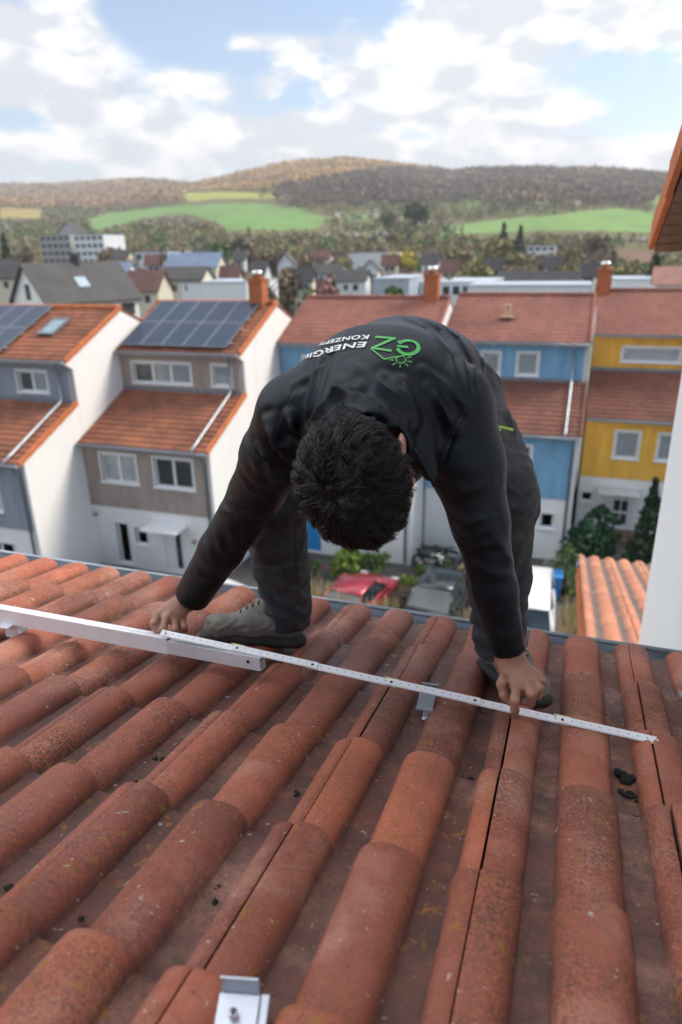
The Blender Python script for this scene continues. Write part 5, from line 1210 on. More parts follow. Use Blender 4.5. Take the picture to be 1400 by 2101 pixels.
def make_body():
    h = .0038
    G = Grid((-1.10, .90, -1.10), (.06, 2.02, -.14), h)
    toe = {'l': unit(A3(-.28, -.10, .02)), 'r': unit(A3(.11, -.23, .05))}
    G.cap(SP[0], SP[1], .11, .10, .04, (A3(0, .3, 1), .8)); G.cap(SP[1], SP[3], .10, .12, .05, (A3(0, -.1, 1), .7)); G.cap(SP[3], SP[4], .12, .09, .05, (A3(0, 0, 1), .7))
    for s in 'lr':
        G.cap(SP[3], SH[s], .06, .05, .04); G.chain([SH[s], EL[s]*.5+WR[s]*.5, WR[s]], [.045, .036, .0255], .0)
        G.chain([SH[s], EL[s], WR[s]], [.040, .031, .0255], .02)
        G.chain([HIP[s], KNEE[s], ANK[s]], [.080, .050, .034], .03); G.cap(SP[0], HIP[s], .09, .08, .04)
        G.chain([ANK[s]+A3(0, 0, -.03), ANK[s]+A3(0, 0, -.045)+toe[s]*.14], [.032, .024], .02)
    G.cap(SP[4], NECK, .062, .056, .04); G.cap(NECK, HEAD-hu*.03, .056, .053, .03)
    G.ell(hp(0, -.008, .02), HAX, (.074, .094, .098), .02); G.ell(hp(0, .030, -.045), HAX, (.060, .062, .072), .03)
    G.ell(hp(0, .060, -.100), HAX, (.026, .028, .026), .03)                     # chin
    G.cap(hp(0, .084, .0), hp(0, .112, -.036), .008, .013, .012)                 # nose
    for sx in (-1, 1):
        G.ell(hp(sx*.014, .100, -.040), HAX, (.008, .010, .007), .006); G.ell(hp(sx*.03, .084, .002), HAX, (.017, .010, .011), .008, 's')   # nostril wing, eye socket
        G.ell(hp(sx*.03, .080, .001), HAX, (.0125, .010, .0115), .003); G.cap(hp(sx*.012, .090, .02), hp(sx*.048, .078, .022), .007, .006, .01)   # eyeball, brow
        G.ell(hp(sx*.045, .062, -.035), HAX, (.022, .022, .02), .02)             # cheek
        ear = np.array([unit(hr*sx*.45-hf*.9), unit(hf*.45+hr*sx*.9), hu])
        G.ell(hp(sx*.088, -.008, -.008), ear, (.022, .007, .035), .006); G.ell(hp(sx*.094, -.003, -.003), ear, (.012, .0065, .020), .003, 's'); G.ell(hp(sx*.078, .0, -.034), HAX, (.006, .009, .010), .005)
    G.cap(hp(-.022, .088, -.066), hp(.022, .088, -.066), .0065, .0065, .006); G.cap(hp(-.018, .086, -.076), hp(.018, .086, -.076), .0075, .0075, .005)
    for s in 'lr':
        fingers, palm = HAND[s]
        for a, b, r1, r2, fl in palm:
            n = unit(np.cross(b-a, fingers[0][0][0]-fingers[3][0][0]))
            G.cap(a, b, r1, r2, .012, (n, fl))
            for f_ in range(4): G.cap(a*.45+b*.55, fingers[f_][0][0], .015, .0125, .008)
            G.cap(a*.75+b*.25, fingers[4][0][0], .017, .0145, .012)
        for pts, rs_ in fingers:
            G.chain(pts, rs_, .0022)
            for q, r_ in zip(pts[1:-1], rs_[1:-1]): G.cap(q, q, r_*1.13, r_*1.13, .002)
    V, F = G.mesh(); V = smooth(V, F, 1, .35)
    return V, F, toe
V, F, TOE = make_body()
man = np_mesh('person', V, F, M['skin'], None, True)
tag(man, 'man in black jacket and dusty trousers bending over the roof with a folding rule', 'person')
M['nail'] = plain('fingernail', (.52, .33, .27), .35, 0, .05)
for s in 'lr':
    pc = (HAND[s][1][0][0]+HAND[s][1][0][1])/2
    for pts, rs_ in HAND[s][0]:
        t = unit(pts[-1]-pts[-2]); n = -FW; n = unit(n-t*(n@t)); sd = np.cross(t, n); c = pts[-1]-t*.001+n*rs_[-1]*.80
        q = MB(); vs = []
        for i in range(12): a = 2*math.pi*i/12; vs.append(c+t*math.cos(a)*.0052+sd*math.sin(a)*.0042+n*(.0012-.0012*abs(math.sin(a))))
        vs.append(c+n*.0022); q.add(vs, [(i, (i+1) % 12, 12) for i in range(12)]); q.build('fingernail', M['nail'], man, True)

# --- jacket
def make_jacket():
    G = Grid((-1.06, 1.06, -.96), (.06, 2.06, -.06), .0042)
    up = A3(0, .12, 1)
    G.cap(SP[0]+A3(0, .01, 0), SP[1], .150, .150, .05, (up, .88)); G.cap(SP[1], SP[2], .155, .160, .05, (up, .86)); G.cap(SP[2], SP[3], .165, .165, .05, (up, .80))
    G.cap(SP[3], SP[4]+A3(0, .01, 0), .155, .115, .06, (up, .80))
    G.cap(SP[2]+A3(0, 0, -.07), SP[3]+A3(0, -.02, -.09), .12, .125, .05)         # chest hanging under the back
    for s in 'lr':
        sx = -1 if s == 'l' else 1
        G.cap(SP[3]+A3(sx*.05, 0, -.01), SH[s], .11, .078, .06)
        m1 = (SH[s]+EL[s])/2; m2 = (EL[s]+WR[s])/2
        G.chain([SH[s], m1, EL[s]], [.081, .076, .064 if s == 'l' else .058], .02)
        G.chain([EL[s], m2], [.063 if s == 'l' else .057, .057 if s == 'l' else .046], .02); cuff = WR[s]+unit(m2-WR[s])*.012
        G.chain([m2, cuff], [.057 if s == 'l' else .046, .049 if s == 'l' else .036], .015)
        # open cuff
        d = unit(WR[s]-m2); G.plane_cut(cuff+d*.004, d, cuff+d*.05, .075)
        G.cap(cuff-d*.03, cuff+d*.05, .034 if s == 'l' else .0285, .042 if s == 'l' else .032, .004, None, 's')
    # stand-up collar round the neck, hollow
    d = unit(NECK-SP[4]+.6*(HEAD-NECK)); c0 = SP[4]; c1 = NECK+d*.108
    G.cap(c0, c1, .102, .087, .035); G.plane_cut(c1, d, c1+d*.07, .12); G.cap(c1-d*.045, c1+d*.12, .074, .088, .006, None, 's')
    G.cap(Pd(850, 895, 1.34), Pd(884, 972, 1.30), .040, .016, .035)
    # hem at the hips
    hd = unit(A3(.0, .85, -.55)); hc = SP[0]+A3(0, .06, -.045); G.plane_cut(hc, hd, hc+hd*.18, .30)
    V, F = G.mesh(); V = smooth(V, F, 3, .5)
    Z = lambda x, y: (500+x/2.154, 620+y/2.154)
    st = [
        (.012, .012, Z(345, 250), Z(320, 340), Z(300, 450), Z(285, 590)),
        (.011, .015, Z(500, 372), Z(420, 402), Z(350, 480), Z(290, 600)),
        (.012, .010, Z(470, 270), Z(540, 330), Z(600, 375), Z(700, 432)),
        (.010, .014, Z(400, 395), Z(520, 430), Z(620, 500), Z(700, 585)),
        (.014, .010, Z(700, 350), Z(740, 450), Z(765, 520)), (.013, .009, Z(640, 330), Z(700, 420), Z(720, 500)),
        (.012, .010, Z(830, 380), Z(890, 480), Z(930, 560)), (.009, .007, Z(800, 300), Z(900, 370), Z(985, 470)),
        (.011, .013, Z(100, 530), Z(150, 620), Z(240, 635)), (.010, .012, Z(205, 500), Z(230, 570), Z(262, 620)), (.009, .008, Z(60, 640), Z(120, 700), Z(150, 800)),
        (.008, -.007, Z(240, 380), Z(300, 330), Z(380, 230)), (.006, -.005, Z(985, 470), Z(940, 540), Z(905, 640), Z(850, 760)),
        # ridges where the jacket bunches towards the waist
        (.007, .008, Z(760, 60), Z(880, 130), Z(960, 250), Z(1005, 400)), (.006, .006, Z(900, 85), Z(1000, 150), Z(1050, 230), Z(1058, 300)),
        (.006, .005, Z(690, 62), Z(820, 120), Z(910, 230), Z(960, 370)), (.005, .005, Z(830, 70), Z(950, 160), Z(1010, 270), Z(1035, 390)),
        # right sleeve
        (.010, .011, (920, 990), (960, 1010), (1010, 990)), (.009, .011, (925, 1040), (960, 1075), (1005, 1060)), (.009, .010, (935, 1090), (975, 1125), (1040, 1110)),
        (.010, .010, (1010, 1090), (1040, 1140), (1062, 1160)), (.010, .008, (960, 1150), (1010, 1180), (1060, 1180)), (.010, .007, (1000, 1250), (1030, 1260), (1070, 1240)), (.008, .007, (1010, 1300), (1040, 1308), (1072, 1295)),
        # left sleeve
        (.012, .016, (500, 900), (530, 960), (600, 990), (640, 985)), (.011, .014, (480, 950), (510, 1000), (570, 1030), (620, 1020)), (.010, .014, (452, 1000), (490, 1050), (540, 1060)), (.010, .013, (445, 1040), (470, 1050), (500, 1065), (560, 1045)),
        (.010, .012, (430, 1075), (450, 1110), (460, 1140)), (.009, .010, (470, 1075), (480, 1110), (470, 1150)), (.010, .009, (415, 1110), (440, 1150), (480, 1140)), (.010, .008, (390, 1160), (420, 1190), (455, 1180)),
        (.009, .011, (520, 870), (545, 930), (560, 1000)), (.010, .010, (560, 860), (575, 920), (600, 960))]
    V = folds(V, F, st)
    # fine irregular creasing everywhere
    N = normals(V, F); q = V*np.array([1, 1, 1])
    fine = np.sin(q[:, 0]*62+9*np.sin(q[:, 1]*17)+5*np.sin(q[:, 2]*23))*np.sin(q[:, 1]*41+7*np.sin(q[:, 2]*19+2))
    V = V+N*(fine*.0002)[:, None]
    V = smooth(V, F, 1, .25)
    return V, F
JV, JF = make_jacket()
jk = np_mesh('jacket', JV, JF, M['jacket'], man, True)
jbvh = BVHTree.FromPolygons([tuple(p) for p in JV], [tuple(f) for f in JF])

# --- trousers
def make_trousers():
    G = Grid((-1.02, 1.36, -1.10), (.08, 2.10, -.14), .0052)
    G.cap(SP[0]+A3(0, .02, -.02), HIP['l']+A3(0, .01, 0), .128, .112, .05); G.cap(SP[0]+A3(0, .02, -.02), HIP['r']+A3(0, .01, 0), .128, .115, .05)
    for s in 'lr':
        m1 = HIP[s]*.5+KNEE[s]*.5; m2 = KNEE[s]*.45+ANK[s]*.55; an = ANK[s]
        G.chain([HIP[s], m1, KNEE[s]], [.118, .103, .090], .03)
        G.chain([KNEE[s], m2], [.089, .079], .03); G.chain([m2, an+A3(0, 0, .03)], [.079, .066], .02)
        G.cap(an+A3(0, 0, .03), an+A3(0, .0, -.012), .066, .062, .012)
        G.cap(KNEE[s]+A3(-.01, -.03, .03), KNEE[s]+A3(0, -.035, -.09), .052, .05, .03)      # knee-pad pocket
        G.plane_cut(an+A3(0, 0, -.03), A3(0, 0, -1), an+A3(0, 0, -.09), .12)
    # cargo pocket on the outer right thigh
    p0 = HIP['r']*.45+KNEE['r']*.55+A3(.085, 0, .02); p1 = HIP['r']*.1+KNEE['r']*.9+A3(.075, 0, .03); G.cap(p0, p1, .035, .035, .012, (A3(1, 0, 0), .6))
    V, F = G.mesh(); V = smooth(V, F, 3, .5)
    N = normals(V, F)
    d = np.zeros(len(V))
    for s in 'lr':
        # rings of slack cloth above the boots
        z = V[:, 2]-ANK[s][2]; near = np.exp(-((V[:, 0]-ANK[s][0])**2)/.02)*np.clip(1-np.abs(z-.06)/.12, 0, 1)
        d += near*.0075*np.sin(z*118+4.5*(V[:, 0]-ANK[s][0])*9+3*np.sin(V[:, 1]*40))
        zk = V[:, 2]-KNEE[s][2]; nk = np.clip(1-np.abs(zk+.02)/.16, 0, 1)*np.exp(-((V[:, 0]-KNEE[s][0])**2)/.03)
        d += nk*.004*np.sin(zk*70+20*V[:, 0]+4*np.sin(V[:, 1]*30))
    d += .0022*np.sin(V[:, 0]*35+6*np.sin(V[:, 2]*21))*np.sin(V[:, 2]*33+5*np.sin(V[:, 1]*25))
    V = V+N*d[:, None]
    st = [(.008, .008, (1030, 830), (1052, 880), (1060, 900)), (.007, .008, (1015, 880), (1045, 890), (1060, 885)), (.008, .010, (1040, 1000), (1070, 1015), (1100, 1000)), (.007, .008, (1045, 1040), (1075, 1050), (1098, 1035)),
          (.006, -.006, (1045, 930), (1050, 990), (1075, 1020)), (.008, .009, (1065, 1110), (1090, 1105), (1100, 1095)), (.007, .008, (1070, 1180), (1090, 1175), (1100, 1160)), (.007, .007, (1075, 1240), (1090, 1235), (1098, 1220)),
          (.008, .009, (505, 1160), (560, 1170), (625, 1160)), (.006, -.006, (600, 1050), (604, 1150), (610, 1230)), (.008, .007, (530, 1090), (570, 1100), (620, 1080)),
          (.007, .009, (540, 1205), (580, 1215), (625, 1205)), (.006, .009, (535, 1232), (580, 1243), (628, 1230)), (.006, .009, (535, 1258), (580, 1266), (628, 1255)), (.007, .008, (990, 1290), (1010, 1300), (1020, 1290))]
    return folds(V, F, st), F
TV, TF = make_trousers()
trs = np_mesh('trousers', TV, TF, M['trousers'], man, True)

# --- boots
def boot(s, heel, toe):
    ax = unit(toe-heel); nrm = A3(0, math.sin(S1), math.cos(S1)); nrm = unit(nrm-ax*(nrm@ax)); side = np.cross(ax, nrm); an = ANK[s]
    lo = np.minimum(heel, toe)-.12; hi = np.maximum(heel, toe)+A3(.12, .12, .24)
    G = Grid(lo, hi, .0034); L = np.linalg.norm(toe-heel)
    def q(f, sd, up): return heel+ax*f*L+side*sd+nrm*up
    G.cap(q(.14, 0, .066), q(.50, 0, .066), .037, .041, .02); G.cap(q(.50, 0, .066), q(.86, 0, .050), .040, .031, .02); G.cap(q(.80, -.008, .049), q(.84, .008, .049), .034, .034, .02)
    G.cap(q(.17, 0, .07), an+A3(0, 0, .02)*1.0, .040, .052, .02); G.cap(an+A3(0, 0, .02), an+A3(0, 0, .05), .052, .055, .01); G.cap(q(.48, 0, .075), an+ax*.02+A3(0, 0, .01), .036, .04, .03)
    G.cap(q(.52, 0, .092), q(.34, 0, .125), .022, .026, .015)                    # tongue
    G.plane_cut(q(0, 0, .030), -nrm, q(.5, 0, 0), .20)
    V, F = G.mesh(); V = smooth(V, F, 2, .5); N = normals(V, F)
    V = V+N*(.0016*np.sin(V@ax*120+3*np.sin(V@nrm*90))*np.sin(V@nrm*70+2*np.sin(V@ax*60)))[:, None]
    b = np_mesh('boot', V, F, M['boot'], man, True)
    G = Grid(lo, hi, .0032)
    G.cap(q(.12, 0, .022), q(.50, 0, .022), .044, .042, .008, (nrm, .55)); G.cap(q(.5, 0, .022), q(.88, 0, .026), .042, .040, .008, (nrm, .55))
    G.plane_cut(q(0, 0, .040), nrm, q(.5, 0, .1), .22)
    for k in range(8):                                                            # lugs: notches cut across the tread
        f = .08+k*.118
        for sd in (-1, 1): G.cap(q(f, sd*.030, -.001), q(f+.015, sd*.075, .010), .0075, .0135, .001, None, 's')
    G.plane_cut(q(0, 0, -.002), -nrm, q(.5, 0, -.1), .22)
    V, F = G.mesh(); V = smooth(V, F, 1, .4); np_mesh('sole', V, F, M['sole'], b, True)
    l = MB(); bv = BVHTree.FromPolygons([tuple(p.co) for p in b.data.vertices], [tuple(p.vertices) for p in b.data.polygons])
    for k in range(6):
        f = .62-.055*k; pts = []
        for sd in (-.016, -.009, 0, .009, .016):
            o = q(f, sd, .075+.02*k)+nrm*.1; h_ = bv.ray_cast(Vector(o), Vector(-nrm), .4)
            if h_[0] is not None: pts.append(h_[0]+Vector(nrm)*.002)
        if len(pts) > 2: l.tube(pts, .0024, 5)
    if l.v: l.build('laces', M['dark'], b, True)
boot('l', A3(-.685, 1.605, -1.097), A3(-.972, 1.500, -1.071))
boot('r', A3(-.165, 1.690, -1.117), A3(.004, 1.440, -1.056))

# --- hair
def make_hair():
    g = np.random.default_rng(99)
    rad = A3(.0760, .0950, .0975); c0 = A3(0, -.008, .022)
    G = Grid(HEAD-.17, HEAD+.17, .005)
    Rr = rad+A3(.005, .006, .007)
    G.ell(hp(*c0), HAX, Rr, .0)
    G.cap(hp(0, -.045, -.03), hp(0, -.048, -.065), .050, .047, .02)
    # keep the hair-bearing part: cut the face side
    fn = unit(hf*.80-hu*.60); G.plane_cut(hp(0, .050, .03), fn, HEAD, .16)
    V, F = G.mesh(); V = smooth(V, F, 2, .5); N = normals(V, F)
    V = V+N*(.003*np.sin(V[:, 0]*120+4*np.sin(V[:, 1]*90))*np.sin(V[:, 2]*110+3*np.sin(V[:, 0]*70)))[:, None]
    Vs = [V]; Fs = [F]; base = len(V)
    whorl = unit(A3(.10, -.52, .85))
    nc = 820; strands = []
    cv = np.stack([(V-HEAD)@hr, (V-HEAD)@hf, (V-HEAD)@hu], 1); cn = np.stack([N@hr, N@hf, N@hu], 1); nape = np.where((cv[:, 2] < .03) & (cv[:, 1] < .03))[0]
    for i in g.choice(nape, 3600):
        r0 = cv[i]; n0 = cn[i]; fl_ = unit(A3(g.normal(0, .35), -.15, -1)); fl_ = unit(fl_-n0*(fl_@n0)); ln = g.uniform(.010, .020)
        strands.append((np.array([r0+fl_*ln*t+n0*(.0015+.0035*math.sin(t*2.4))+A3(*g.normal(0, .0006, 3)) for t in np.linspace(0, 1, 7)]), .0008))
    n_nape = len(strands)
    while len(strands) < n_nape+nc*13:
        d = unit(g.normal(0, 1, 3))
        th = np.interp(d[1], [-1, -.45, -.1, .2, .5, .8, 1], [-.86, -.78, -.34, .06, .38, .54, .7])
        if d[2] < th or (abs(d[0]) > .70 and -.62 < d[1] < .5 and d[2] < .22): continue
        top = np.clip((d[2]-th)/.75, 0, 1)
        root = c0+rad*d
        flow = d-whorl; flow = flow-d*(flow@d); fl = np.linalg.norm(flow); flow = flow/max(fl, .05)
        sw = np.cross(d, flow); flow = unit(flow+sw*.35+g.normal(0, .42, 3)); flow = unit(flow-d*(flow@d))
        ln = (.010+.046*top**.8)*(g.uniform(.8, 1.2)); lift = .15+.35*top*g.uniform(.5, 1.2)
        
        ph = g.uniform(0, 6.28); amp = .0085*(.25+top); fr = g.uniform(.8, 1.3); bx = unit(np.cross(flow, d))
        for k in range(13):
            r2 = root+(flow*g.normal(0, .0034)+bx*g.normal(0, .0034)); r2 = c0+(r2-c0)*1.0
            l2 = ln*g.uniform(.75, 1.12); ph2 = ph+g.normal(0, .15); pts = []
            for t in np.linspace(0, 1, 7):
                q = r2+flow*l2*t+d*(l2*lift*math.sin(min(t*1.9, 1.57))*.62+.004)+bx*amp*math.sin(ph2+t*fr*6.28)*t+d*amp*.8*math.cos(ph2+t*fr*6.28)*t
                # hug the head: pull back towards the shell as the strand runs out
                e = (q-c0)/rad; n_ = np.linalg.norm(e); tgt = 1.03+.09*top
                q = c0+(q-c0)*(tgt+(n_-tgt)*(1-.55*t))/n_ if n_ > tgt else q
                pts.append(q)
            strands.append((np.array(pts), .0007+.0004*top))
    n = len(strands); P = np.stack([s[0] for s in strands]); W = np.array([s[1] for s in strands])
    P = HEAD+P[..., 0:1]*hr+P[..., 1:2]*hf+P[..., 2:3]*hu
    T_ = np.gradient(P, axis=1); T_ /= np.linalg.norm(T_, axis=2)[..., None]+1e-9
    a = np.cross(T_, (P-HEAD)); a /= np.linalg.norm(a, axis=2)[..., None]+1e-9; b = np.cross(T_, a)
    taper = np.array([.8, 1, 1, .95, .8, .55, .15])[None, :, None]*W[:, None, None]
    ring = [P+(a*math.cos(q)+b*math.sin(q))*taper for q in (0, 2.094, 4.189)]
    R_ = np.stack(ring, 2)                                     # n,7,3,3
    idx = np.arange(n*21).reshape(n, 7, 3)+base
    q = []
    for k in range(3):
        k2 = (k+1) % 3; q.append(np.stack([idx[:, :-1, k], idx[:, :-1, k2], idx[:, 1:, k2], idx[:, 1:, k]], -1).reshape(-1, 4))
    Vs.append(R_.reshape(-1, 3)); Fs += q
    mt, nt, bs = NT('black_wavy_hair'); co = objco(nt)
    nt.links.new(mixc(nt, remap(nt, noise(nt, 60, 3, .6, co), .35, .65), (.0020, .0020, .0026), (.007, .0065, .007)), bs.inputs['Base Color']); setin(bs, 'Roughness', .33, nt); setin(bs, 'Specular IOR Level', .42, nt)
    np_mesh('hair', np.concatenate(Vs), np.concatenate(Fs), mt, man, True)
make_hair()

# --- small things on the clothes: every line is laid on the cloth itself
tbvh = BVHTree.FromPolygons([tuple(p) for p in TV], [tuple(f) for f in TF])
def hit(bv, u, v):
    h_ = bv.ray_cast(Vector((0, 0, 0)), Vector(ray(u, v)).normalized(), 6); return h_
def ribbon(mb, bv, pts, w, lift=.0016, step=3.0):
    fine = []
    for a, b in zip(pts[:-1], pts[1:]):
        n = max(2, int(math.hypot(b[0]-a[0], b[1]-a[1])/step))
        for i in range(n): fine.append((a[0]+(b[0]-a[0])*i/n, a[1]+(b[1]-a[1])*i/n))
    fine.append(pts[-1]); Q = []
    for u, v in fine:
        h_ = hit(bv, u, v)
        if h_[0] is not None: Q.append((h_[0], h_[1] if h_[1].dot(h_[0]) < 0 else -h_[1]))
    if len(Q) < 2: return
    vs = []; fs = []
    for i, (p, n) in enumerate(Q):
        t = (Q[min(i+1, len(Q)-1)][0]-Q[max(i-1, 0)][0]).normalized(); s = n.cross(t).normalized()*w/2
        vs += [p+n*lift-s, p+n*lift+s]
        if i: fs.append((2*i-2, 2*i-1, 2*i+1, 2*i))
    mb.add(vs, fs)
def Z7(x, y): return (560+x/4.118, 660+y/4.118)
def arc7(cx, cy, rx, ry, a0, a1, n=22): return [Z7(cx+rx*math.cos(R(a0+(a1-a0)*i/n)), cy+ry*math.sin(R(a0+(a1-a0)*i/n))) for i in range(n+1)]
lg = MB()
ribbon(lg, jbvh, [Z7(868, 133), Z7(1040, 146)], .0068); ribbon(lg, jbvh, [Z7(1030, 143), Z7(838, 228)], .0068); ribbon(lg, jbvh, [Z7(835, 226), Z7(1003, 250)], .0068)
ribbon(lg, jbvh, [Z7(832, 236), Z7(940, 322)], .0032, .0020); ribbon(lg, jbvh, [Z7(938, 322), Z7(1112, 291)], .0032, .0020)
ribbon(lg, jbvh, arc7(1142, 222, 88, 58, -128, 172), .0080, .0018); ribbon(lg, jbvh, [Z7(1050, 212), Z7(1142, 221)], .0062, .0022); ribbon(lg, jbvh, [Z7(1060, 168), Z7(1084, 196)], .0062, .0024)
ribbon(lg, jbvh, arc7(1080, 328, 40, 28, -60, 245), .0020, .0022, 1.5)
for a in (-25, 15, 52, 95, 138, 178):
    ca, sa = math.cos(R(a)), math.sin(R(a)); ribbon(lg, jbvh, [Z7(1080+58*ca, 328+40*sa), Z7(1080+98*ca, 328+64*sa)], .0020, .0020, 1.5)
lg.build('emblem', M['print_green'], man)
def print_text(mb, body, pa, pb, cap):
    """lettering printed on the back from pa to pb (as seen here), its tops towards the head; cap = letter height in metres"""
    cu = bpy.data.curves.new('lettering', 'FONT'); cu.body = body; cu.size = 1; cu.offset = .026; cu.resolution_u = 3; cu.space_character = 1.08
    o = bpy.data.objects.new('lettering', cu); col.objects.link(o)
    me = bpy.data.meshes.new_from_object(o.evaluated_get(bpy.context.evaluated_depsgraph_get())); bpy.data.objects.remove(o)
    co = np.array([v.co[:] for v in me.vertices]); w = co[:, 0].max(); hcap = np.percentile(co[:, 1], 96); n = 60; line = []
    for i in range(n+1):
        t = i/n; c_ = 4*t*(1-t)*pa[2]
        h_ = hit(jbvh, pa[0]+(pb[0]-pa[0])*t, pa[1]+(pb[1]-pa[1])*t-c_)
        if h_[0] is not None: line.append(h_[0][:])
    Ln = np.array(line); L = np.concatenate([[0], np.cumsum(np.linalg.norm(np.diff(Ln, axis=0), axis=1))]); V = []
    for x, y in co[:, :2]:
        c_ = np.array([np.interp(x/w*L[-1], L, Ln[:, k]) for k in range(3)])
        q = c_+A3(0, -1, -.05)*y*cap/hcap; h_ = jbvh.find_nearest(Vector(q)); nn = h_[1]
        if nn.dot(h_[0]) > 0: nn = -nn
        V.append(h_[0]+nn*.0024)
    mb.add(V, [tuple(p.vertices) for p in me.polygons])
tx = MB()
a_, b_ = Z7(806, 178), Z7(262, 300); print_text(tx, 'ENERGIE', (a_[0], a_[1], 7), b_, .021)
a_, b_ = Z7(826, 120), Z7(330, 215); print_text(tx, 'KONZEPTE', (a_[0], a_[1], 6), b_, .017)
tx.build('lettering', M['print_white'], man)
zp = MB(); ribbon(zp, tbvh, [(1010, 876), (1030, 877), (1054, 883)], .0085, .002); zp.build('pocket_zip', M['lime'], man)
zp = MB(); h_ = hit(tbvh, 1012, 880)
if h_[0] is not None: zp.tube([h_[0]+Vector((0, -.004, .002)), h_[0]+Vector((.012, -.006, .001)), h_[0]+Vector((.02, -.005, -.002))], [.0035, .0028, .002], 8)
zp.build('zip_puller', M['steel'], man, True)
# edge of the open collar hanging beside the ear
zp = MB(); pts = []
for u, v, d in ((836, 902, 1.235), (852, 925, 1.225), (866, 948, 1.225), (880, 972, 1.235), (892, 996, 1.25)): pts.append(Pd(u, v, d))
zp.tube(pts, [.0035, .003, .003, .003, .0045], 8); zp.build('jacket_zip', M['jacket'], man, True)
# seams
sm = MB()
Zf = lambda x, y: (500+x/2.154, 620+y/2.154)
for st in ([Zf(985, 468), Zf(945, 535), Zf(908, 630), Zf(880, 720)], [Zf(235, 385), Zf(180, 480), Zf(150, 560), Zf(130, 640)], [Zf(435, 215), Zf(370, 270), Zf(340, 300), Zf(325, 380)]):
    q_ = MB(); ribbon(q_, jbvh, st, .0022, .0006)
    if q_.v: q_.build('seam', M['black_plastic'], man)
for st in ([(1048, 905), (1062, 960), (1080, 1000)], [(604, 1060), (606, 1130), (612, 1220)], [(512, 1150), (560, 1162), (622, 1158)]):
    q_ = MB(); ribbon(q_, tbvh, st, .003, .0008)
    if q_.v: q_.build('seam', M['black_plastic'], man)

# ------------------------------------------------------------------ folding rule
M['rule'] = plain('white_enamelled_wood', (.82, .84, .88), .4, 0, .04, 30); M['rule_yellow'] = plain('raw_beech_edge', (.62, .50, .22), .5, 0, .1, 30)
M['ink'] = plain('black_ink', (.22, .23, .27), .6); M['red_ink'] = plain('red_ink', (.65, .25, .27), .6)
M['alu'] = plain('mill_aluminium', (.90, .91, .93), .55, .15, .05, 12); M['clamp'] = plain('bright_cast_aluminium', (.56, .61, .68), .36, .75, .06, 20, .0004, 300); M['alu_cut'] = plain('brushed_aluminium', (.80, .84, .88), .5, .35, .08, 8)
HG = [on_roof(-.938, 1.294, .104), on_roof(-.735, 1.298, .095), on_roof(-.552, 1.336, .080), on_roof(-.356, 1.352, .064), on_roof(-.158, 1.38, .052), on_roof(.04, 1.379, .038), on_roof(.240, 1.368, .020)]
HG = [HG[0]]+[HG[1].lerp(HG[6], k/5) for k in range(6)]     # opened out straight
rule = empty('folding_rule', HG[0], 0, 'long white folding rule with fine scale marks lying unfolded across the tiles', 'folding rule')
def rel(p): return Vector(p)-Vector(HG[0])
tilt = Vector((0, math.sin(R(-22)), math.cos(R(-22))))
for k in range(6):
    a, b = rel(HG[k]), rel(HG[k+1]); ax = (b-a).normalized(); n = (tilt-ax*tilt.dot(ax)).normalized(); s = n.cross(ax)
    up = n*(.0034*(k % 2)); a2 = a-ax*.013+up; b2 = b+ax*(.013 if k < 5 else .004)+up; c = (a2+b2)/2; hl = (b2-a2).length/2
    m_ = MB(); m_.frame_box(c, ax*hl, s*.0094, n*.0015); seg = m_.build('segment', M['rule'], rule, bevel=.0006)
    t = MB(); r_ = MB()
    L = (b2-a2).length; x = .004
    i = 0
    while x < L-.004:
        long_ = i % 10 == 0; mid = i % 5 == 0
        (r_ if long_ else t).frame_box(a2+ax*x+n*.00162-s*(.0094-(.0030 if long_ else .0020 if mid else .0014)), ax*.00022, s*(.0030 if long_ else .0020 if mid else .0014), n*.00005)
        if i % 10 == 5:
            (t if i % 50 != 5 else r_).frame_box(a2+ax*x+n*.00162+s*.0012, ax*.0011, s*.0016, n*.00005)
        x += .002; i += 1
    t.build('scale_marks', M['ink'], seg); r_.build('red_marks', M['red_ink'], seg)
    m_ = MB(); m_.tube([a+n*.0, a+n*(.0056)], .0032, 10); m_.build('rivet', M['dark' if k else 'steel'], seg, True)
    if k in (1, 3, 5):
        m_ = MB(); m_.frame_box(a2+ax*.012+s*.0095-n*.0005, ax*.018, s*.0022, n*.0014); m_.build('edge_strip', M['rule_yellow'], seg)
m_ = MB(); e = rel(HG[6]); m_.frame_box(e+Vector((.0055, 0, .0035)), (.0022, 0, 0), (0, .0085, -.002), (0, 0, .0022)); m_.build('end_cap', M['steel'], rule)

# ------------------------------------------------------------------ aluminium rail and its splice
def profile_rail(name, x0, x1, y, e, hgt, dep, label, mat):
    o = on_roof(x0, y, e); r = empty(name, o, 0, label, 'mounting rail'); m_ = MB(); L = x1-x0
    # outline of the extrusion seen end-on (depth, height): a box open on top with a slot and a groove along the face
    w = .003; P_ = [(0, 0), (0, hgt), (dep*.3, hgt), (dep*.3, hgt-w), (w, hgt-w), (w, w), (dep-w, w), (dep-w, hgt-w), (dep*.7, hgt-w), (dep*.7, hgt), (dep, hgt), (dep, 0)]
    rects = [(0, 0, dep, w), (0, w, w, hgt), (dep-w, w, dep, hgt), (w, hgt-w, dep*.46, hgt), (dep*.54, hgt-w, dep-w, hgt), (w, hgt*.55, dep-w, hgt*.55+w)]
    ty = -math.tan(S1)
    for a, b, c, d in rects: m_.prism([(0, a, b+a*ty), (0, c, b+c*ty), (0, c, d+c*ty), (0, a, d+a*ty)], (L, 0, 0))
    m_.build('extrusion', M[mat], r); return r
profile_rail('mounting_rail', -3.4, -.935, 1.288, .046, .046, .034, 'long aluminium mounting rail coming in from the left, carried by roof hooks', 'alu')
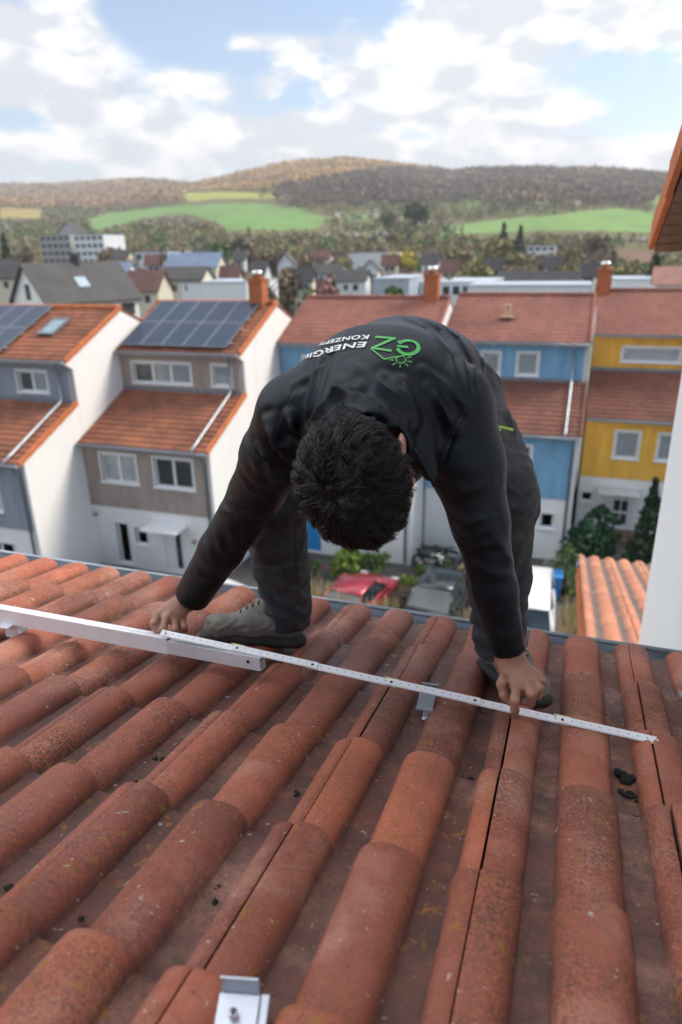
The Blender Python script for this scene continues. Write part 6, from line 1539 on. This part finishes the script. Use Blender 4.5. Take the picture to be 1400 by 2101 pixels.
sp_ = profile_rail('rail_connector', -.932, -.668, 1.284, .050, .037, .030, 'short aluminium rail piece with open end under the folding rule', 'alu_cut')
m_ = MB(); m_.tube([(.232, -.002, .022), (.232, .002, .022)], .004, 12); m_.build('bolt_hole', M['dark'], sp_)
def roof_hook(x, y, label, first=None):
    if first is not None:
        r = copy_tree(first); r.location = on_roof(x, y, 0); r['label'] = label; return r
    r = empty('roof_hook', on_roof(x, y, 0), 0, label, 'roof hook', 'aluminium hooks fixed to the tiles')
    m_ = MB(); ty = -math.tan(S1)
    for pts in ([(-.03, .0), (-.03, .004), (.055, .004), (.055, .0)], [(-.03, .004), (-.026, .004), (-.026, .05), (-.03, .05)]):
        m_.prism([(-.022, p, q+p*ty) for p, q in pts], (.044, 0, 0))
    m_.build('base_plate', M['alu'], r)
    m_ = MB(); m_.prism([(-.022, p, q+p*ty) for p, q in ((-.06, .040), (-.06, .044), (-.0305, .050), (-.0305, .046))], (.044, 0, 0))
    m_.prism([(-.022, p, q+p*ty) for p, q in ((.012, .0045), (.016, .0045), (.016, .058), (.012, .058))], (.044, 0, 0)); m_.box((-.021, -.031, .040), (.021, .013, .0438)); m_.build('clamp_plate', M['alu_cut'], r)
    m_ = MB(); m_.tube([(0, -.045, .044), (0, -.045, .056)], .006, 10); m_.build('bolt', M['steel'], r, True)
    return r
hk = roof_hook(-1.46, 1.325, 'aluminium roof hook under the mounting rail near the left edge')
roof_hook(-2.2, 1.325, 'aluminium roof hook under the mounting rail outside on the left', hk)
# the free hook under the rule
r = empty('roof_hook', on_roof(-.264, 1.372, -.02), R(3), 'bent aluminium roof hook standing free on the tiles under the rule', 'roof hook', 'aluminium hooks fixed to the tiles')
m_ = MB(); m_.box((-.025, .028, .0), (.025, .032, .078)); m_.box((-.025, -.005, .0), (.025, .0275, .004)); m_.build('upright_plate', M['clamp'], r, bevel=.001)
m_ = MB(); m_.prism([(-.026, -.058, .046), (-.026, -.058, .050), (-.026, -.002, .066), (-.026, -.002, .062)], (.046, 0, 0)); m_.build('top_plate', M['clamp'], r)
m_ = MB(); m_.prism([(-.008, -.048, .0), (-.008, -.062, .006), (-.008, -.064, .016), (-.008, -.054, .024), (-.008, -.0, .03), (-.008, -.0, .0)], (.036, 0, 0)); m_.build('foot', M['clamp'], r, bevel=.002)
m_ = MB(); m_.tube([(.024, -.004, .066), (.034, -.004, .070)], .005, 10); m_.build('bolt', M['steel'], r, True)
r.scale = (.84, .84, .84)
# the clamp at the bottom of the picture
r = empty('end_clamp', on_roof(-.291, .445, .016), R(14), 'shiny aluminium clamp with a socket bolt on the nearest tiles', 'clamp')
m_ = MB(); m_.box((-.0255, .020, .0), (.0255, .0235, .036)); m_.build('upright_plate', M['clamp'], r, bevel=.0008)
m_ = MB(); m_.prism([(-.027, -.05, -.028), (-.027, -.05, -.008), (-.027, .0195, .010), (-.027, .0195, -.02)], (.054, 0, 0)); m_.build('block', M['clamp'], r, bevel=.0012)
m_ = MB(); m_.prism([(.0275, -.045, -.03), (.0275, .022, -.024), (.0275, .022, .008), (.0275, -.045, -.014)], (.011, 0, 0)); m_.build('wedge', M['clamp'], r, bevel=.001)
m_ = MB(); n = 12
m_.tube([(-.003, -.006, .003), (-.003, -.008, .015)], .0062, 14); bo = m_.build('bolt', M['steel'], r, True)
m_ = MB(); m_.tube([(-.003, -.0082, .0151), (-.003, -.0083, .0155)], .0032, 6); m_.build('socket', M['dark'], bo)
r.scale = (.88, .88, .88)

# ------------------------------------------------------------------ bits lying on the tiles
def clod(x, y, n_, r, mat, label, cat, name, seed, group=None, flat=.7):
    g = np.random.default_rng(seed); G = Grid((-r*1.9,)*3, (r*1.9,)*3, r/7)
    for k in range(9): c = g.normal(0, r*.42, 3); c[2] *= .5; G.ell(c, np.eye(3), r*g.uniform(.28, .55, 3), r*.12)
    V, F = G.mesh(); V = V+normals(V, F)*(g.normal(0, r*.04, len(V)))[:, None]; V[:, 2] *= flat
    o = np_mesh(name, V, F, mat, None, True); o.location = on_roof(x, y, n_); tag(o, label, cat, group); return o
M['moss'] = plain('dry_dark_moss', (.020, .022, .018), 1, 0, .4, 60, .004, 200); M['moss_grey'] = plain('grey_green_moss', (.075, .085, .07), 1, 0, .35, 90, .004, 200)
clod(-.698, .651, -.017, .0125, M['moss_grey'], 'grey green moss ball lying in the channel at the lower left', 'moss', 'moss_ball', 1)
clod(.178, 1.235, -.016, .021, M['moss'], 'large black moss clump in the right channel near the end of the rule', 'moss', 'moss_clump', 2)
clod(.182, 1.18, -.020, .014, M['moss'], 'flat black moss patch just below the largest clump', 'moss', 'moss_clump', 3, None, .4)
clod(.183, 1.087, -.017, .0135, M['moss'], 'small black moss clump in the right channel nearer the camera', 'moss', 'moss_clump', 4)
clod(-.42, .617, -.018, .005, M['moss'], 'tiny dark moss crumb in the channel left of the clamp', 'moss', 'moss_crumb', 5)
k = 0
pts = []
for u, v in ((280, 1610), (320, 1562), (336, 1564), (458, 1482), (515, 1510), (594, 1495), (690, 1555), (700, 1558), (1000, 1475), (1012, 1482), (990, 1470), (450, 1830), (60, 1990), (120, 2005), (965, 1605), (1180, 1520), (1150, 1585), (20, 1830), (167, 1895), (612, 1635), (100, 1290), (700, 1270)):
    p = plane_hit = None
    r_ = ray(u, v); nrm = A3(0, math.sin(S1), math.cos(S1)); p = r_*((-HH-.028)*math.cos(S1)/(r_@nrm)); pts.append(p)
for i, p in enumerate(pts): clod(p[0], p[1], -.020, .0045+.003*((i*37) % 5)/5, M['moss'], 'small dark crumb of moss lying in a tile channel', 'moss', 'moss_crumb', 10+i, 'moss crumbs in the channels')
# mortar crumbs in two joints near the eave
M['mortar'] = plain('grey_mortar', (.30, .29, .26), .95, 0, .2, 40, .002, 120)
g = np.random.default_rng(8)
for k, (xc, ys) in enumerate(((-.665+.0, (1.62, 1.98)), (-.367, (1.60, 1.99)), (-.067, (1.74, 1.96)))):
    for j in range(8):
        y_ = ys[0]+(ys[1]-ys[0])*(j+.5)/8
        clod(xc+g.normal(0, .002), y_, .004, .009, M['mortar'], 'grey mortar crumb sitting in a tile joint near the eave', 'mortar crumb', 'mortar_crumb', 100+k*10+j, 'mortar crumbs in the joints', .6)

# ------------------------------------------------------------------ thin spring haze over the valley
hz = MB(); hz.box((-4400, -4400, -330), (4400, 4400, 420)); ho = hz.build('haze', bpy.data.materials.new('thin_haze')); tag(ho, kind='stuff')
mt = ho.data.materials[0]; mt.use_nodes = True; nt = mt.node_tree; nt.nodes.clear()
out = nt.nodes.new('ShaderNodeOutputMaterial'); pv = nt.nodes.new('ShaderNodeVolumePrincipled')
pv.inputs['Color'].default_value = (.93, .95, 1, 1); pv.inputs['Density'].default_value = .00024; pv.inputs['Anisotropy'].default_value = .3
nt.links.new(pv.outputs[0], out.inputs['Volume'])
